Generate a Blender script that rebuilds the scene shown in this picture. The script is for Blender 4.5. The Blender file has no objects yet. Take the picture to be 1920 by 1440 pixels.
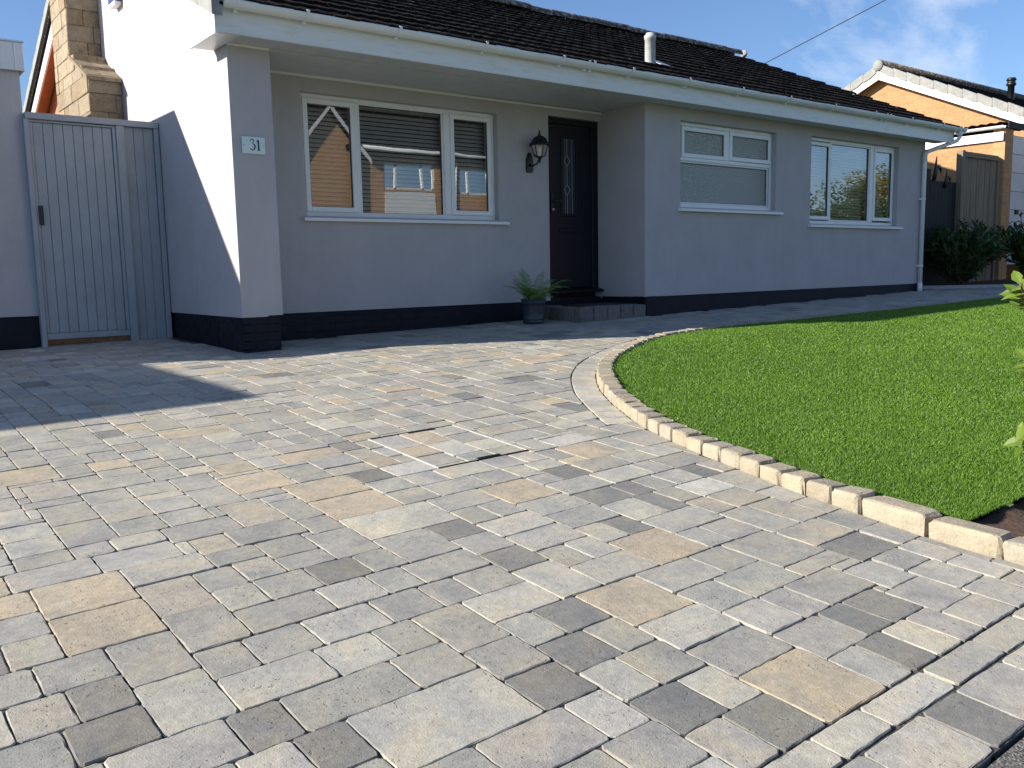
import bpy, bmesh, math, random
import numpy as np
from mathutils import Vector, Matrix
random.seed(7); RNG = np.random.default_rng(7)
R = math.radians
SC = bpy.context.scene; COL = SC.collection

# ------------------------------------------------------------------ camera, sky, sun, exposure
FPX, YAW, PITCH, ROLL = 1650.0, 0.6647938, 0.1289117, 0.0196955
CAM = Vector((-2.91708, -7.53559, 0.68609))
def cam_axes():
    f = Vector((math.sin(YAW)*math.cos(PITCH), math.cos(YAW)*math.cos(PITCH), -math.sin(PITCH)))
    r = Vector((math.cos(YAW), -math.sin(YAW), 0)); d = f.cross(r)
    c, s = math.cos(ROLL), math.sin(ROLL)
    return c*r+s*d, -s*r+c*d, f
CR, CD, CF = cam_axes()
cd = bpy.data.cameras.new('camera'); cam = bpy.data.objects.new('camera', cd); COL.objects.link(cam)
M = Matrix((CR, -CD, -CF)).transposed().to_4x4(); M.translation = CAM; cam.matrix_world = M
cd.sensor_width = 36; cd.lens = FPX/1920*36; cd.clip_start = .05; cd.clip_end = 3000; SC.camera = cam
def project(p):
    q = Vector(p)-CAM; z = q.dot(CF)
    if z < .05: return None
    return 960+FPX*q.dot(CR)/z, 720+FPX*q.dot(CD)/z, z

TOSUN = Vector((-2.0, .86, 1.0)).normalized()
EL = math.asin(TOSUN.z); AZ = math.atan2(TOSUN.x, TOSUN.y)
world = bpy.data.worlds.new('World'); SC.world = world; world.use_nodes = True
nt = world.node_tree; nt.nodes.clear()
def wn(t, **k):
    n = nt.nodes.new(t)
    for a, b in k.items(): setattr(n, a, b)
    return n
sky = wn('ShaderNodeTexSky', sky_type='NISHITA', sun_disc=False, sun_elevation=EL, sun_rotation=AZ, altitude=50, air_density=1.0, dust_density=.5, ozone_density=2.2)
tc = wn('ShaderNodeTexCoord'); mp = wn('ShaderNodeMapping'); mp.inputs['Scale'].default_value = (1.2, 3.4, 5.); mp.inputs['Rotation'].default_value = (.5, .3, 1.2); mp.inputs['Location'].default_value = (3, 1, 0)
nz = wn('ShaderNodeTexNoise'); nz.inputs['Scale'].default_value = 1.2; nz.inputs['Detail'].default_value = 7; nz.inputs['Roughness'].default_value = .58; nz.inputs['Distortion'].default_value = .6
rp = wn('ShaderNodeValToRGB'); rp.color_ramp.elements[0].position = .56; rp.color_ramp.elements[1].position = .80
rp.color_ramp.elements[1].color = (.75, .75, .75, 1)
mx = wn('ShaderNodeMix', data_type='RGBA'); mx.inputs[7].default_value = (7.5, 7.9, 8.6, 1)
tint = wn('ShaderNodeMix', data_type='RGBA', blend_type='MULTIPLY'); tint.inputs[0].default_value = 1; tint.inputs[7].default_value = (.80, .93, 1.15, 1)
bg = wn('ShaderNodeBackground'); bg.inputs[1].default_value = .076; ow = wn('ShaderNodeOutputWorld')
L = nt.links.new
L(tc.outputs['Generated'], mp.inputs[0]); L(mp.outputs[0], nz.inputs['Vector']); L(nz.outputs['Fac'], rp.inputs[0])
L(rp.outputs[0], mx.inputs[0]); L(sky.outputs[0], tint.inputs[6]); L(tint.outputs[2], mx.inputs[6]); L(mx.outputs[2], bg.inputs[0]); L(bg.outputs[0], ow.inputs[0])
sl = bpy.data.lights.new('sun', 'SUN'); sl.energy = 5.0; sl.angle = R(.55); sl.color = (1.0, .925, .80)
sun = bpy.data.objects.new('sun', sl); COL.objects.link(sun); sun.rotation_euler = (-TOSUN).to_track_quat('-Z', 'Y').to_euler(); sun.location = (-20, 8, 12)
SC.view_settings.view_transform = 'Standard'; SC.view_settings.look = 'None'; SC.view_settings.gamma = 1; SC.view_settings.use_curve_mapping = False
SC.view_settings.exposure = .92
SC.render.engine = 'CYCLES'; SC.render.resolution_x = 1024; SC.render.resolution_y = 768

# ------------------------------------------------------------------ helpers
WO = {}
def put(o, parent=None, label=None, cat=None, group=None, kind=None):
    COL.objects.link(o)
    if parent is not None:
        o.parent = parent; o.matrix_parent_inverse = Matrix.Translation(-WO.get(parent.name, Vector()))
    for k, v in (('label', label), ('category', cat), ('group', group), ('kind', kind)):
        if v: o[k] = v
    WO[o.name] = Vector(o.location)
    return o
def thing(name, loc, label, cat, group=None):
    o = bpy.data.objects.new(name, None); o.location = loc; o.empty_display_size = .2
    return put(o, None, label, cat, group)
def mesh_obj(name, me, mat=None, parent=None, loc=None, rot=None, **k):
    o = bpy.data.objects.new(name, me)
    if mat and not me.materials: me.materials.append(mat)
    if loc is not None: o.location = loc
    if rot is not None:
        o.rotation_mode = 'QUATERNION' if len(rot) == 4 else 'XYZ'
        if len(rot) == 4: o.rotation_quaternion = rot
        else: o.rotation_euler = rot
    return put(o, parent, **k)
class MB:
    """collects faces of one part"""
    def __init__(s): s.v = []; s.f = []; s.sm = []
    def add(s, vs, fs, smooth=False):
        b = len(s.v); s.v += [tuple(p) for p in vs]; s.f += [tuple(i+b for i in f) for f in fs]; s.sm += [smooth]*len(fs); return s
    def box(s, x0, x1, y0, y1, z0, z1, rot=None):
        vs = [(x, y, z) for x in (x0, x1) for y in (y0, y1) for z in (z0, z1)]
        if rot:
            c = Vector(((x0+x1)/2, (y0+y1)/2, (z0+z1)/2)); vs = [rot @ (Vector(p)-c)+c for p in vs]
        return s.add(vs, [(0, 1, 3, 2), (4, 6, 7, 5), (0, 4, 5, 1), (2, 3, 7, 6), (0, 2, 6, 4), (1, 5, 7, 3)])
    def bbox(s, x0, x1, y0, y1, z0, z1, b=.004):
        """box with bevelled edges"""
        vs = []; idx = {}
        for ix, x in enumerate((x0, x1)):
            for iy, y in enumerate((y0, y1)):
                for iz, z in enumerate((z0, z1)):
                    sx, sy, sz = (1-2*ix)*b, (1-2*iy)*b, (1-2*iz)*b
                    for a, p in enumerate(((x, y+sy, z+sz), (x+sx, y, z+sz), (x+sx, y+sy, z))):
                        idx[ix, iy, iz, a] = len(vs); vs.append(p)
        F = []
        for i in (0, 1):
            F.append([idx[i, 0, 0, 0], idx[i, 1, 0, 0], idx[i, 1, 1, 0], idx[i, 0, 1, 0]])
            F.append([idx[0, i, 0, 1], idx[1, i, 0, 1], idx[1, i, 1, 1], idx[0, i, 1, 1]])
            F.append([idx[0, 0, i, 2], idx[1, 0, i, 2], idx[1, 1, i, 2], idx[0, 1, i, 2]])
            for j in (0, 1):
                F.append([idx[i, j, 0, 0], idx[i, j, 1, 0], idx[i, j, 1, 1], idx[i, j, 0, 1]])
                F.append([idx[i, 0, j, 0], idx[i, 1, j, 0], idx[i, 1, j, 2], idx[i, 0, j, 2]])
                F.append([idx[0, i, j, 1], idx[1, i, j, 1], idx[1, i, j, 2], idx[0, i, j, 2]])
                for k in (0, 1): F.append([idx[i, j, k, 0], idx[i, j, k, 1], idx[i, j, k, 2]])
        return s.add(vs, F)
    def prism(s, poly, axis, a0, a1):
        """polygon (2-D) extruded along axis; axis 'x': poly=(y,z), 'y': (x,z), 'z': (x,y)"""
        def P(p, a): return {'x': (a, p[0], p[1]), 'y': (p[0], a, p[1]), 'z': (p[0], p[1], a)}[axis]
        n = len(poly)
        return s.add([P(p, a0) for p in poly]+[P(p, a1) for p in poly],
                     [tuple(range(n)), tuple(range(2*n-1, n-1, -1))]+[(i, (i+1) % n, n+(i+1) % n, n+i) for i in range(n)])
    def tube(s, pts, r, n=8, caps=True):
        pts = [Vector(p) for p in pts]; rs = r if isinstance(r, (list, tuple)) else [r]*len(pts); vs = []; fs = []
        up = None
        for i, p in enumerate(pts):
            d = (pts[min(i+1, len(pts)-1)]-pts[max(i-1, 0)]).normalized()
            if up is None: up = d.orthogonal().normalized()
            up = (up-d*up.dot(d)).normalized(); w = d.cross(up)
            vs += [p+(up*math.cos(2*math.pi*k/n)+w*math.sin(2*math.pi*k/n))*rs[i] for k in range(n)]
        for i in range(len(pts)-1):
            fs += [(i*n+k, i*n+(k+1) % n, (i+1)*n+(k+1) % n, (i+1)*n+k) for k in range(n)]
        s.add(vs, fs, True)
        if caps:
            b = len(s.v)-len(vs); s.f += [tuple(b+k for k in range(n-1, -1, -1)), tuple(b+(len(pts)-1)*n+k for k in range(n))]; s.sm += [False, False]
        return s
    def lathe(s, prof, c, n=16, sm=True):
        vs = []; fs = []
        for r, z in prof: vs += [(c[0]+r*math.cos(2*math.pi*k/n), c[1]+r*math.sin(2*math.pi*k/n), c[2]+z) for k in range(n)]
        for i in range(len(prof)-1): fs += [(i*n+k, i*n+(k+1) % n, (i+1)*n+(k+1) % n, (i+1)*n+k) for k in range(n)]
        return s.add(vs, fs, sm)
    def mesh(s, name, fix=True):
        me = bpy.data.meshes.new(name); me.from_pydata(s.v, [], s.f)
        me.polygons.foreach_set('use_smooth', s.sm)
        if fix:
            bm = bmesh.new(); bm.from_mesh(me); bmesh.ops.recalc_face_normals(bm, faces=bm.faces); bm.to_mesh(me); bm.free()
        me.update(); return me
    def obj(s, name, mat, parent=None, **k): return mesh_obj(name, s.mesh(name), mat, parent, **k)

# ------------------------------------------------------------------ materials
class NT:
    def __init__(s, name):
        s.m = bpy.data.materials.new(name); s.m.use_nodes = True; s.t = s.m.node_tree; s.t.nodes.clear()
        s.out = s.t.nodes.new('ShaderNodeOutputMaterial')
    def n(s, typ, ins=None, **attr):
        n = s.t.nodes.new('ShaderNode'+typ)
        for k, v in attr.items(): setattr(n, k, v)
        for k, v in (ins or {}).items():
            if isinstance(v, bpy.types.NodeSocket): s.t.links.new(v, n.inputs[k])
            else: n.inputs[k].default_value = v
        return n
    def pos(s): return s.n('NewGeometry').outputs['Position']
    def noise(s, vec, scale, detail=3, rough=.55, dist=0.): return s.n('TexNoise', {'Vector': vec, 'Scale': scale, 'Detail': detail, 'Roughness': rough, 'Distortion': dist}).outputs['Fac']
    def ramp(s, fac, stops):
        r = s.n('ValToRGB', {0: fac}); e = r.color_ramp.elements
        while len(e) < len(stops): e.new(.5)
        for el, (p, c) in zip(e, stops): el.position = p; el.color = c if len(c) == 4 else (*c, 1)
        return r.outputs[0]
    def mix(s, fac, a, b, mode='MIX'):
        m = s.n('Mix', data_type='RGBA', blend_type=mode)
        for i, v in ((0, fac), (6, a), (7, b)):
            if isinstance(v, bpy.types.NodeSocket): s.t.links.new(v, m.inputs[i])
            else: m.inputs[i].default_value = v if i == 0 or len(v) == 4 else (*v, 1)
        return m.outputs[2]
    def math(s, op, a, b=0., c=None):
        m = s.n('Math', operation=op)
        for i, v in enumerate((a, b) if c is None else (a, b, c)):
            if isinstance(v, bpy.types.NodeSocket): s.t.links.new(v, m.inputs[i])
            else: m.inputs[i].default_value = v
        return m.outputs[0]
    def bump(s, h, strength=.5, dist=.01, prev=None):
        d = {'Height': h, 'Strength': strength, 'Distance': dist}
        if prev: d['Normal'] = prev
        return s.n('Bump', d).outputs[0]
    def done(s, color, rough=.8, normal=None, **k):
        d = {'Base Color': color if isinstance(color, bpy.types.NodeSocket) or len(color) == 4 else (*color, 1), 'Roughness': rough}
        if normal: d['Normal'] = normal
        d.update(k); p = s.n('BsdfPrincipled', d); s.t.links.new(p.outputs[0], s.out.inputs[0]); return s.m
def G(v): return (v, v, v)
MAT = {}
def simple(name, col, rough=.6, var=.12, scale=9, bump=0., bscale=60, **k):
    t = NT(name); p = t.pos(); n = t.noise(p, scale, 5)
    c = t.mix(1, (*col, 1), t.ramp(n, [(.3, G(1-var)), (.7, G(1+var))]), 'MULTIPLY')
    nm = t.bump(t.noise(p, bscale, 3), bump, .01) if bump else None
    MAT[name] = t.done(c, rough, nm, **k); return MAT[name]
def planar(t, axis):
    s = t.n('SeparateXYZ', {0: t.pos()}).outputs
    return t.n('CombineXYZ', {0: s[1] if axis == 'x' else s[0], 1: s[2]}).outputs[0]
def brickmat(name, c1, c2, mortar, axis, bw=.225, bh=.075, bump=.5):
    t = NT(name); v = planar(t, axis)
    b = t.n('TexBrick', {'Vector': v, 'Color1': (*c1, 1), 'Color2': (*c2, 1), 'Mortar': (*mortar, 1), 'Scale': 1., 'Mortar Size': .006, 'Mortar Smooth': .2, 'Bias': 0., 'Brick Width': bw, 'Row Height': bh})
    n = t.noise(t.pos(), 30, 4); c = t.mix(1, b.outputs[0], t.ramp(n, [(.25, G(.8)), (.75, G(1.15))]), 'MULTIPLY')
    h = t.math('SUBTRACT', t.math('MULTIPLY', n, .3), b.outputs['Fac'])
    MAT[name] = t.done(c, .9, t.bump(h, bump, .008)); return MAT[name]
# painted render
t = NT('render'); p = t.pos()
c = t.mix(1, (.450, .427, .438, 1), t.ramp(t.noise(p, 2.2, 7, .65), [(.3, G(.92)), (.7, G(1.05))]), 'MULTIPLY')
c = t.mix(t.ramp(t.noise(p, 1.1, 8, .7, 1.5), [(.60, G(0)), (.74, G(.3))]), c, (.38, .37, .36))
s = t.n('SeparateXYZ', {0: p}).outputs
st = t.noise(t.n('CombineXYZ', {0: t.math('MULTIPLY', s[0], 7.), 1: t.math('MULTIPLY', s[1], 7.), 2: t.math('MULTIPLY', s[2], .5)}).outputs[0], 1.6, 6, .6)
c = t.mix(1, c, t.ramp(st, [(.30, (.975, .972, .965)), (.55, G(1)), (.75, G(1.01))]), 'MULTIPLY')
nm = t.bump(t.noise(p, 140, 2), .28, .004); nm = t.bump(t.noise(p, 9, 3), .35, .02, nm)
MAT['render'] = t.done(c, .85, nm)
t = NT('plinth'); p = t.pos()
c = t.mix(1, (.0085, .0095, .0155, 1), t.ramp(t.noise(p, 6, 5), [(.3, G(.8)), (.75, G(1.5))]), 'MULTIPLY')
MAT['plinth'] = t.done(c, .6, t.bump(t.noise(p, 70, 4), .5, .006), **{'Specular IOR Level': .22})
simple('upvc', (.78, .79, .80), .32, .04, 3)
t = NT('fascia'); p = t.pos(); s = t.n('SeparateXYZ', {0: p}).outputs
st = t.noise(t.n('CombineXYZ', {0: t.math('MULTIPLY', s[0], 1.4), 1: s[1], 2: t.math('MULTIPLY', s[2], 9)}).outputs[0], 2.6, 6, .65)
c = t.mix(t.ramp(st, [(.5, G(0)), (.72, G(.5))]), (.72, .73, .73), (.50, .49, .42)); MAT['fascia'] = t.done(c, .4)
simple('soffit', (.58, .59, .60), .5, .06, 4)
simple('door', (.0065, .008, .0135), .45, .1, 8, **{'Specular IOR Level': .3})
simple('blackmetal', (.008, .008, .009), .4, .2, 20)
simple('lead', (.55, .56, .58), .35, .1, 6, Metallic=.0)
simple('blind', (.80, .78, .72), .4, .05, 4)
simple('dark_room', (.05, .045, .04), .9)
simple('gategrey', (.31, .335, .365), .5, .07, 5, .15, 90)
simple('garagewhite', (.62, .64, .68), .5, .06, 3)
simple('steel', (.45, .44, .42), .4, .15, 40, Metallic=.7)
simple('rim', (.50, .48, .43), .6, .15, 40)
simple('rust', (.20, .09, .035), .9, .3, 40)
simple('plate', (.62, .74, .72), .15, .02, 4)
simple('numeral', (.03, .05, .06), .4)
simple('pot', (.032, .040, .055), .42, .25, 14, .2, 60)
simple('soil', (.075, .042, .028), .95, .35, 25, .9, 55)
t = NT('asphalt'); p = t.pos(); n = t.noise(p, 130, 3, .6)
MAT['asphalt'] = t.done(t.mix(1, t.ramp(n, [(.35, (.05, .048, .042)), (.5, (.14, .135, .12)), (.68, (.30, .29, .26))]), t.ramp(t.noise(p, 5, 4), [(.3, G(.8)), (.7, G(1.2))]), 'MULTIPLY'), .95, t.bump(n, 1., .012))
simple('verge', (.27, .27, .26), .85, .15, 10)
t = NT('ridge'); p = t.pos(); c = t.ramp(t.noise(p, 13, 6, .65), [(.34, (.035, .028, .024)), (.5, (.11, .09, .07)), (.62, (.30, .28, .25))]); MAT['ridge'] = t.done(c, .95, t.bump(t.noise(p, 50, 4), .7, .01))
simple('pipe', (.42, .43, .43), .7, .2, 14)
simple('timber_dark', (.012, .011, .012), .75, .3, 12, .3, 60)
simple('tarmac_road', (.055, .055, .055), .95, .2, 40, .6, 120)
simple('concrete', (.34, .335, .32), .9, .15, 16, .4, 90)
simple('bulb', (.75, .73, .65), .3)
simple('blue_plastic', (.02, .035, .22), .4)
simple('cable', (.02, .02, .02), .6)
simple('mat_rubber', (.018, .018, .018), .9, .2, 60, .6, 180)
simple('lawn_base', (.065, .14, .016), .95, .3, 30, .6, 90)
simple('meadow', (.05, .09, .025), .95, .3, 4)
simple('bark', (.10, .075, .05), .9, .3, 20, .6, 60)
t = NT('timber'); s = t.n('SeparateXYZ', {0: t.pos()}).outputs
g = t.noise(t.n('CombineXYZ', {0: t.math('MULTIPLY', s[0], 30), 1: t.math('MULTIPLY', s[1], 30), 2: t.math('MULTIPLY', s[2], 1.5)}).outputs[0], 1.4, 5)
MAT['timber'] = t.done(t.ramp(g, [(.25, (.14, .108, .075)), (.75, (.31, .25, .175))]), .8, t.bump(g, .4, .01))
t = NT('soffit_brick_bounce'); s = t.n('SeparateXYZ', {0: t.pos()}).outputs
MAT['soffit_brick_bounce'] = t.done(t.mix(t.noise(t.pos(), 8, 4), (.42, .17, .07), (.60, .27, .13)), .6)  # orange bounce from the sunlit brick, painted into the rear verge soffit colour
brickmat('brick_x', (.40, .215, .095), (.46, .26, .12), (.30, .215, .14), 'x')
brickmat('brick_y', (.46, .245, .105), (.54, .295, .135), (.36, .29, .21), 'y')
brickmat('redbrick_x', (.50, .16, .08), (.58, .20, .10), (.40, .30, .24), 'x')
def leafmat(name, c1, c2, trans=.35, rough=.4, patch=False):
    t = NT(name); oi = t.n('NewGeometry').outputs['Random Per Island']
    c = t.ramp(oi, [(0, c1), (1, c2)])
    if patch: c = t.mix(1, c, t.ramp(t.noise(t.pos(), 1.7, 5, .6), [(.3, (.84, .86, .8)), (.7, (1.14, 1.1, 1.1))]), 'MULTIPLY')
    d = t.n('BsdfPrincipled', {'Base Color': c, 'Roughness': rough}); tr = t.n('BsdfTranslucent', {0: c}); m = t.n('MixShader', {0: trans, 1: d.outputs[0], 2: tr.outputs[0]})
    t.t.links.new(m.outputs[0], t.out.inputs[0]); MAT[name] = t.m; return t.m
leafmat('grass', (.105, .215, .018), (.155, .29, .034), .35, .5, True)
leafmat('fern', (.13, .23, .05), (.28, .40, .11), .4)
leafmat('laurel', (.022, .055, .014), (.075, .15, .035), .28, .35)
leafmat('bright_leaf', (.085, .16, .012), (.20, .28, .045), .35, .4)
leafmat('tree_leaf', (.025, .055, .012), (.075, .13, .02), .3)
leafmat('gold_leaf', (.14, .13, .012), (.30, .25, .03), .3)
# roof tile: dark brown concrete with lichen and moss
t = NT('roof_tile'); p = t.pos(); oi = t.n('ObjectInfo').outputs['Random']
c = t.mix(1, (.0125, .0108, .0105, 1), t.ramp(t.noise(p, 5, 6), [(.25, G(.55)), (.75, G(1.6))]), 'MULTIPLY')
c = t.mix(t.ramp(t.noise(p, 22, 3, .5), [(.665, G(0)), (.72, G(.85))]), c, (.22, .21, .18))
c = t.mix(t.ramp(t.noise(p, 9, 4, .6), [(.62, G(0)), (.72, G(.8))]), c, (.010, .010, .006))
MAT['roof_tile'] = t.done(c, .95, t.bump(t.noise(p, 45, 5), .8, .012), **{'Specular IOR Level': .08})
# chimney stone
t = NT('stone'); p = t.pos(); oi = t.n('ObjectInfo').outputs['Random']
c = t.ramp(oi, [(0, (.25, .19, .12)), (.4, (.31, .245, .16)), (.75, (.34, .275, .19)), (1, (.28, .23, .165))])
c = t.mix(1, c, t.ramp(t.noise(p, 14, 6), [(.25, G(.72)), (.75, G(1.2))]), 'MULTIPLY')
c = t.mix(t.ramp(t.noise(p, 5, 5), [(.58, G(0)), (.75, G(.6))]), c, (.12, .10, .07))
MAT['stone'] = t.done(c, .95, t.bump(t.noise(p, 28, 6), .9, .02))
simple('mortar', (.24, .20, .15), .95, .2, 30)
# glass
def glassmat(name, base, tint, rough=0., rbump=0., murk=None):
    t = NT(name); fr = t.n('LayerWeight', {'Blend': .5}).outputs['Fresnel']
    fac = t.math('MULTIPLY_ADD', fr, .9, base); fac = t.n('Clamp', {0: fac}).outputs[0]
    nm = None
    if rbump: nm = t.bump(t.n('TexVoronoi', {'Vector': t.pos(), 'Scale': 70.}).outputs['Distance'], rbump, .01)
    else: nm = t.bump(t.noise(t.pos(), 1.6, 1), .05, .02)
    g = t.n('BsdfGlossy', {'Color': (.95, .97, 1, 1), 'Roughness': rough, **({'Normal': nm} if nm else {})})
    if murk: b = t.n('BsdfPrincipled', {'Base Color': (*murk, 1), 'Roughness': .35, **({'Normal': nm} if nm else {})})
    else: b = t.n('BsdfTransparent', {0: (*tint, 1)})
    m = t.n('MixShader', {0: fac, 1: b.outputs[0], 2: g.outputs[0]}); t.t.links.new(m.outputs[0], t.out.inputs[0]); MAT[name] = t.m
glassmat('glass', .10, (.93, .95, .95))
glassmat('lamp_glass', .04, (.85, .85, .82))
glassmat('obscure', .03, (.5, .5, .5), .25, .8, (.25, .258, .225))
# pavers
def pavermat(name, joined):
    t = NT(name)
    if joined:
        a = t.n('Attribute', attribute_name='pcol'); base, rnd = a.outputs['Color'], a.outputs['Alpha']
    else:
        a = t.n('ObjectInfo'); base, rnd = a.outputs['Color'], a.outputs['Random']
    off = t.n('CombineXYZ', {0: t.math('MULTIPLY', rnd, 37.), 1: t.math('MULTIPLY', rnd, 91.), 2: t.math('MULTIPLY', rnd, 53.)}).outputs[0]
    p = t.n('VectorMath', {0: t.pos(), 1: off}, operation='ADD').outputs[0]
    n1 = t.noise(p, 7, 5, .6, .8); n2 = t.noise(p, 38, 5, .65); n3 = t.noise(p, 210, 2)
    c = t.mix(1, base, t.ramp(n1, [(.22, (.80, .805, .82)), (.5, G(1)), (.8, (1.13, 1.115, 1.08))]), 'MULTIPLY')
    nb = t.noise(t.n('VectorMath', {0: p, 1: (7., 3., 1.)}, operation='ADD').outputs[0], 4.5, 3, .5, .6)
    c = t.mix(1, c, t.ramp(nb, [(.30, (.80, .82, .86)), (.48, G(1)), (.66, (1.12, 1.07, .97))]), 'MULTIPLY')
    c = t.mix(1, c, t.ramp(n2, [(.25, G(.80)), (.72, G(1.14))]), 'MULTIPLY')
    c = t.mix(1, c, t.ramp(n3, [(.3, G(.86)), (.7, G(1.12))]), 'MULTIPLY')
    sp = t.ramp(n3, [(.70, G(0)), (.76, G(.6))]); c = t.mix(sp, c, (.55, .53, .48))
    pit = t.noise(p, 85, 2, .5); area = t.ramp(t.noise(p, 6, 2), [(.45, G(0)), (.62, G(1))])
    pm = t.math('MULTIPLY', t.ramp(pit, [(.64, G(0)), (.70, G(1))]), area)
    c = t.mix(t.math('MULTIPLY', pm, .55), c, (.07, .066, .06))
    h = t.math('SUBTRACT', t.math('ADD', t.math('MULTIPLY', n2, .5), t.math('MULTIPLY', n3, .28)), t.math('MULTIPLY', pm, .9))
    MAT[name] = t.done(c, .92, t.bump(h, .55, .006)); return MAT[name]
pavermat('paver', False); pavermat('paver_far', True)
t = NT('sand'); p = t.pos(); n = t.noise(p, 60, 4)
c = t.ramp(n, [(.3, (.035, .032, .028)), (.55, (.075, .068, .058)), (.75, (.16, .145, .12))])
MAT['sand'] = t.done(c, 1., t.bump(n, 1., .01))
t = NT('kerb'); p = t.pos(); oi = t.n('ObjectInfo').outputs['Random']
c = t.ramp(oi, [(0, (.285, .248, .185)), (.5, (.35, .30, .215)), (1, (.32, .29, .235))])
c = t.mix(1, c, t.ramp(t.noise(p, 12, 6), [(.25, G(.8)), (.75, G(1.15))]), 'MULTIPLY'); c = t.mix(1, c, t.ramp(t.noise(p, 120, 3), [(.3, G(.85)), (.7, G(1.12))]), 'MULTIPLY')
MAT['kerb'] = t.done(c, .92, t.bump(t.noise(p, 60, 5), .6, .008))

# ------------------------------------------------------------------ ground
def clampf(v, a, b): return max(a, min(b, v))
def gz(x, y):
    x = clampf(x, -14, 20); y = clampf(y, -9.5, 3); s0, s1 = .027, .064
    if y > -.5: g = s0*y
    elif y > -2: q = y+.5; g = -s0*.5+s0*q-(s1-s0)*q*q/3
    else: g = -s0*2-(s1-s0)*.75+s1*(y+2)
    return .017*x+g
def gnormal(x, y, e=.05):
    return Vector((-(gz(x+e, y)-gz(x-e, y))/(2*e), -(gz(x, y+e)-gz(x, y-e))/(2*e), 1)).normalized()
def sheet(name, xs, ys, h, mat, keep=None, **k):
    hf = h if callable(h) else (lambda x, y: h)
    vs = [(x, y, gz(x, y)+float(hf(x, y))) for y in ys for x in xs]; n = len(xs); fs = []
    for j in range(len(ys)-1):
        for i in range(n-1):
            if keep is None or keep((xs[i]+xs[i+1])/2, (ys[j]+ys[j+1])/2): fs.append((j*n+i, j*n+i+1, (j+1)*n+i+1, (j+1)*n+i))
    m = MB(); m.add(vs, fs, True); me = m.mesh(name, False)
    return mesh_obj(name, me, MAT[mat], **k)
def lin(a, b, st): n = max(1, int(round((b-a)/st))); return [a+(b-a)*i/n for i in range(n+1)]
XS = [-900, -200, -60, -30]+lin(-14, 20, 1.)+[35, 60, 200, 900]; YS = [-900, -200, -60, -30, -15]+lin(-9.5, 3, .5)+[10, 30, 80, 200, 900]
sheet('ground', XS, YS, -.07, 'meadow', kind='structure')
sheet('road', [-80, -40, -14]+lin(-13, 20, 1.)+[40, 80], lin(-14, -9.5, .5)+lin(-9, -6.75, .25), -.012, 'asphalt', kind='structure')

def catmull(P, per=12):
    out = []
    for i in range(len(P)-1):
        p0, p1, p2, p3 = [Vector((*P[clampf(k, 0, len(P)-1)], 0)) for k in (i-1, i, i+1, i+2)]
        for s in range(per):
            q = s/per; out.append(.5*((2*p1)+(p2-p0)*q+(2*p0-5*p1+4*p2-p3)*q*q+(3*p1-p0-3*p2+p3)*q**3))
    out.append(Vector((*P[-1], 0))); return out
KP = [(.235, -6.74), (.245, -6.33), (.25, -6.0), (.29, -5.68), (.335, -5.39), (.40, -5.1), (.465, -4.82), (.53, -4.56), (.61, -4.32), (.71, -4.07), (.86, -3.8), (1.02, -3.53), (1.2, -3.26), (1.49, -2.91), (1.73, -2.67), (2.0, -2.45), (2.34, -2.23), (2.8, -1.98), (3.28, -1.79), (3.88, -1.67), (4.43, -1.63), (4.95, -1.66), (5.8, -1.70), (7, -1.75), (9, -1.8), (14.6, -1.80)]
KC = catmull(KP)
def offset(C, d):
    out = []
    for i, p in enumerate(C):
        q = (C[min(i+1, len(C)-1)]-C[max(i-1, 0)]).normalized(); out.append(p+Vector((q.y, -q.x, 0))*d)
    return out
def resample(C, st):
    out = [C[0].copy()]; acc = 0
    for a, b in zip(C, C[1:]):
        l = (b-a).length; 
        while acc+l >= st:
            q = (st-acc)/l; a = a.lerp(b, q); out.append(a.copy()); l = (b-a).length; acc = 0
        acc += l
    return out
KIN = offset(KC, .125)                      # lawn side of the kerb
KMID = offset(KC, .06)
BOUT = [p.lerp(p, 0) for p in offset(KC, -.185)]
i0 = min(range(len(KC)), key=lambda i: (KC[i]-Vector((.72, -4.05, 0))).length)
def poly_np(C): return np.array([(p.x, p.y) for p in C])
def inside(poly, X, Y):
    X = np.asarray(X, float); Y = np.asarray(Y, float); c = np.zeros(X.shape, bool); n = len(poly)
    for i in range(n):
        x0, y0 = poly[i]; x1, y1 = poly[(i+1) % n]
        if y0 == y1: continue
        m = ((y0 > Y) != (y1 > Y)) & (X < (x1-x0)*(Y-y0)/(y1-y0)+x0); c ^= m
    return c
LAWN = np.vstack([poly_np([p for p in KMID if p.y > -6.05]), [(14.6, -6.05)]]); LAWN = np.vstack([[(KMID[0].x, -6.05)], LAWN])
BND = BOUT[i0:]; PBND = KC[:i0+1]+BND       # edge of the paver field
PAVED_OUT = np.vstack([poly_np(PBND), [(14.6, -7.5), (.235, -7.5)]])

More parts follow.
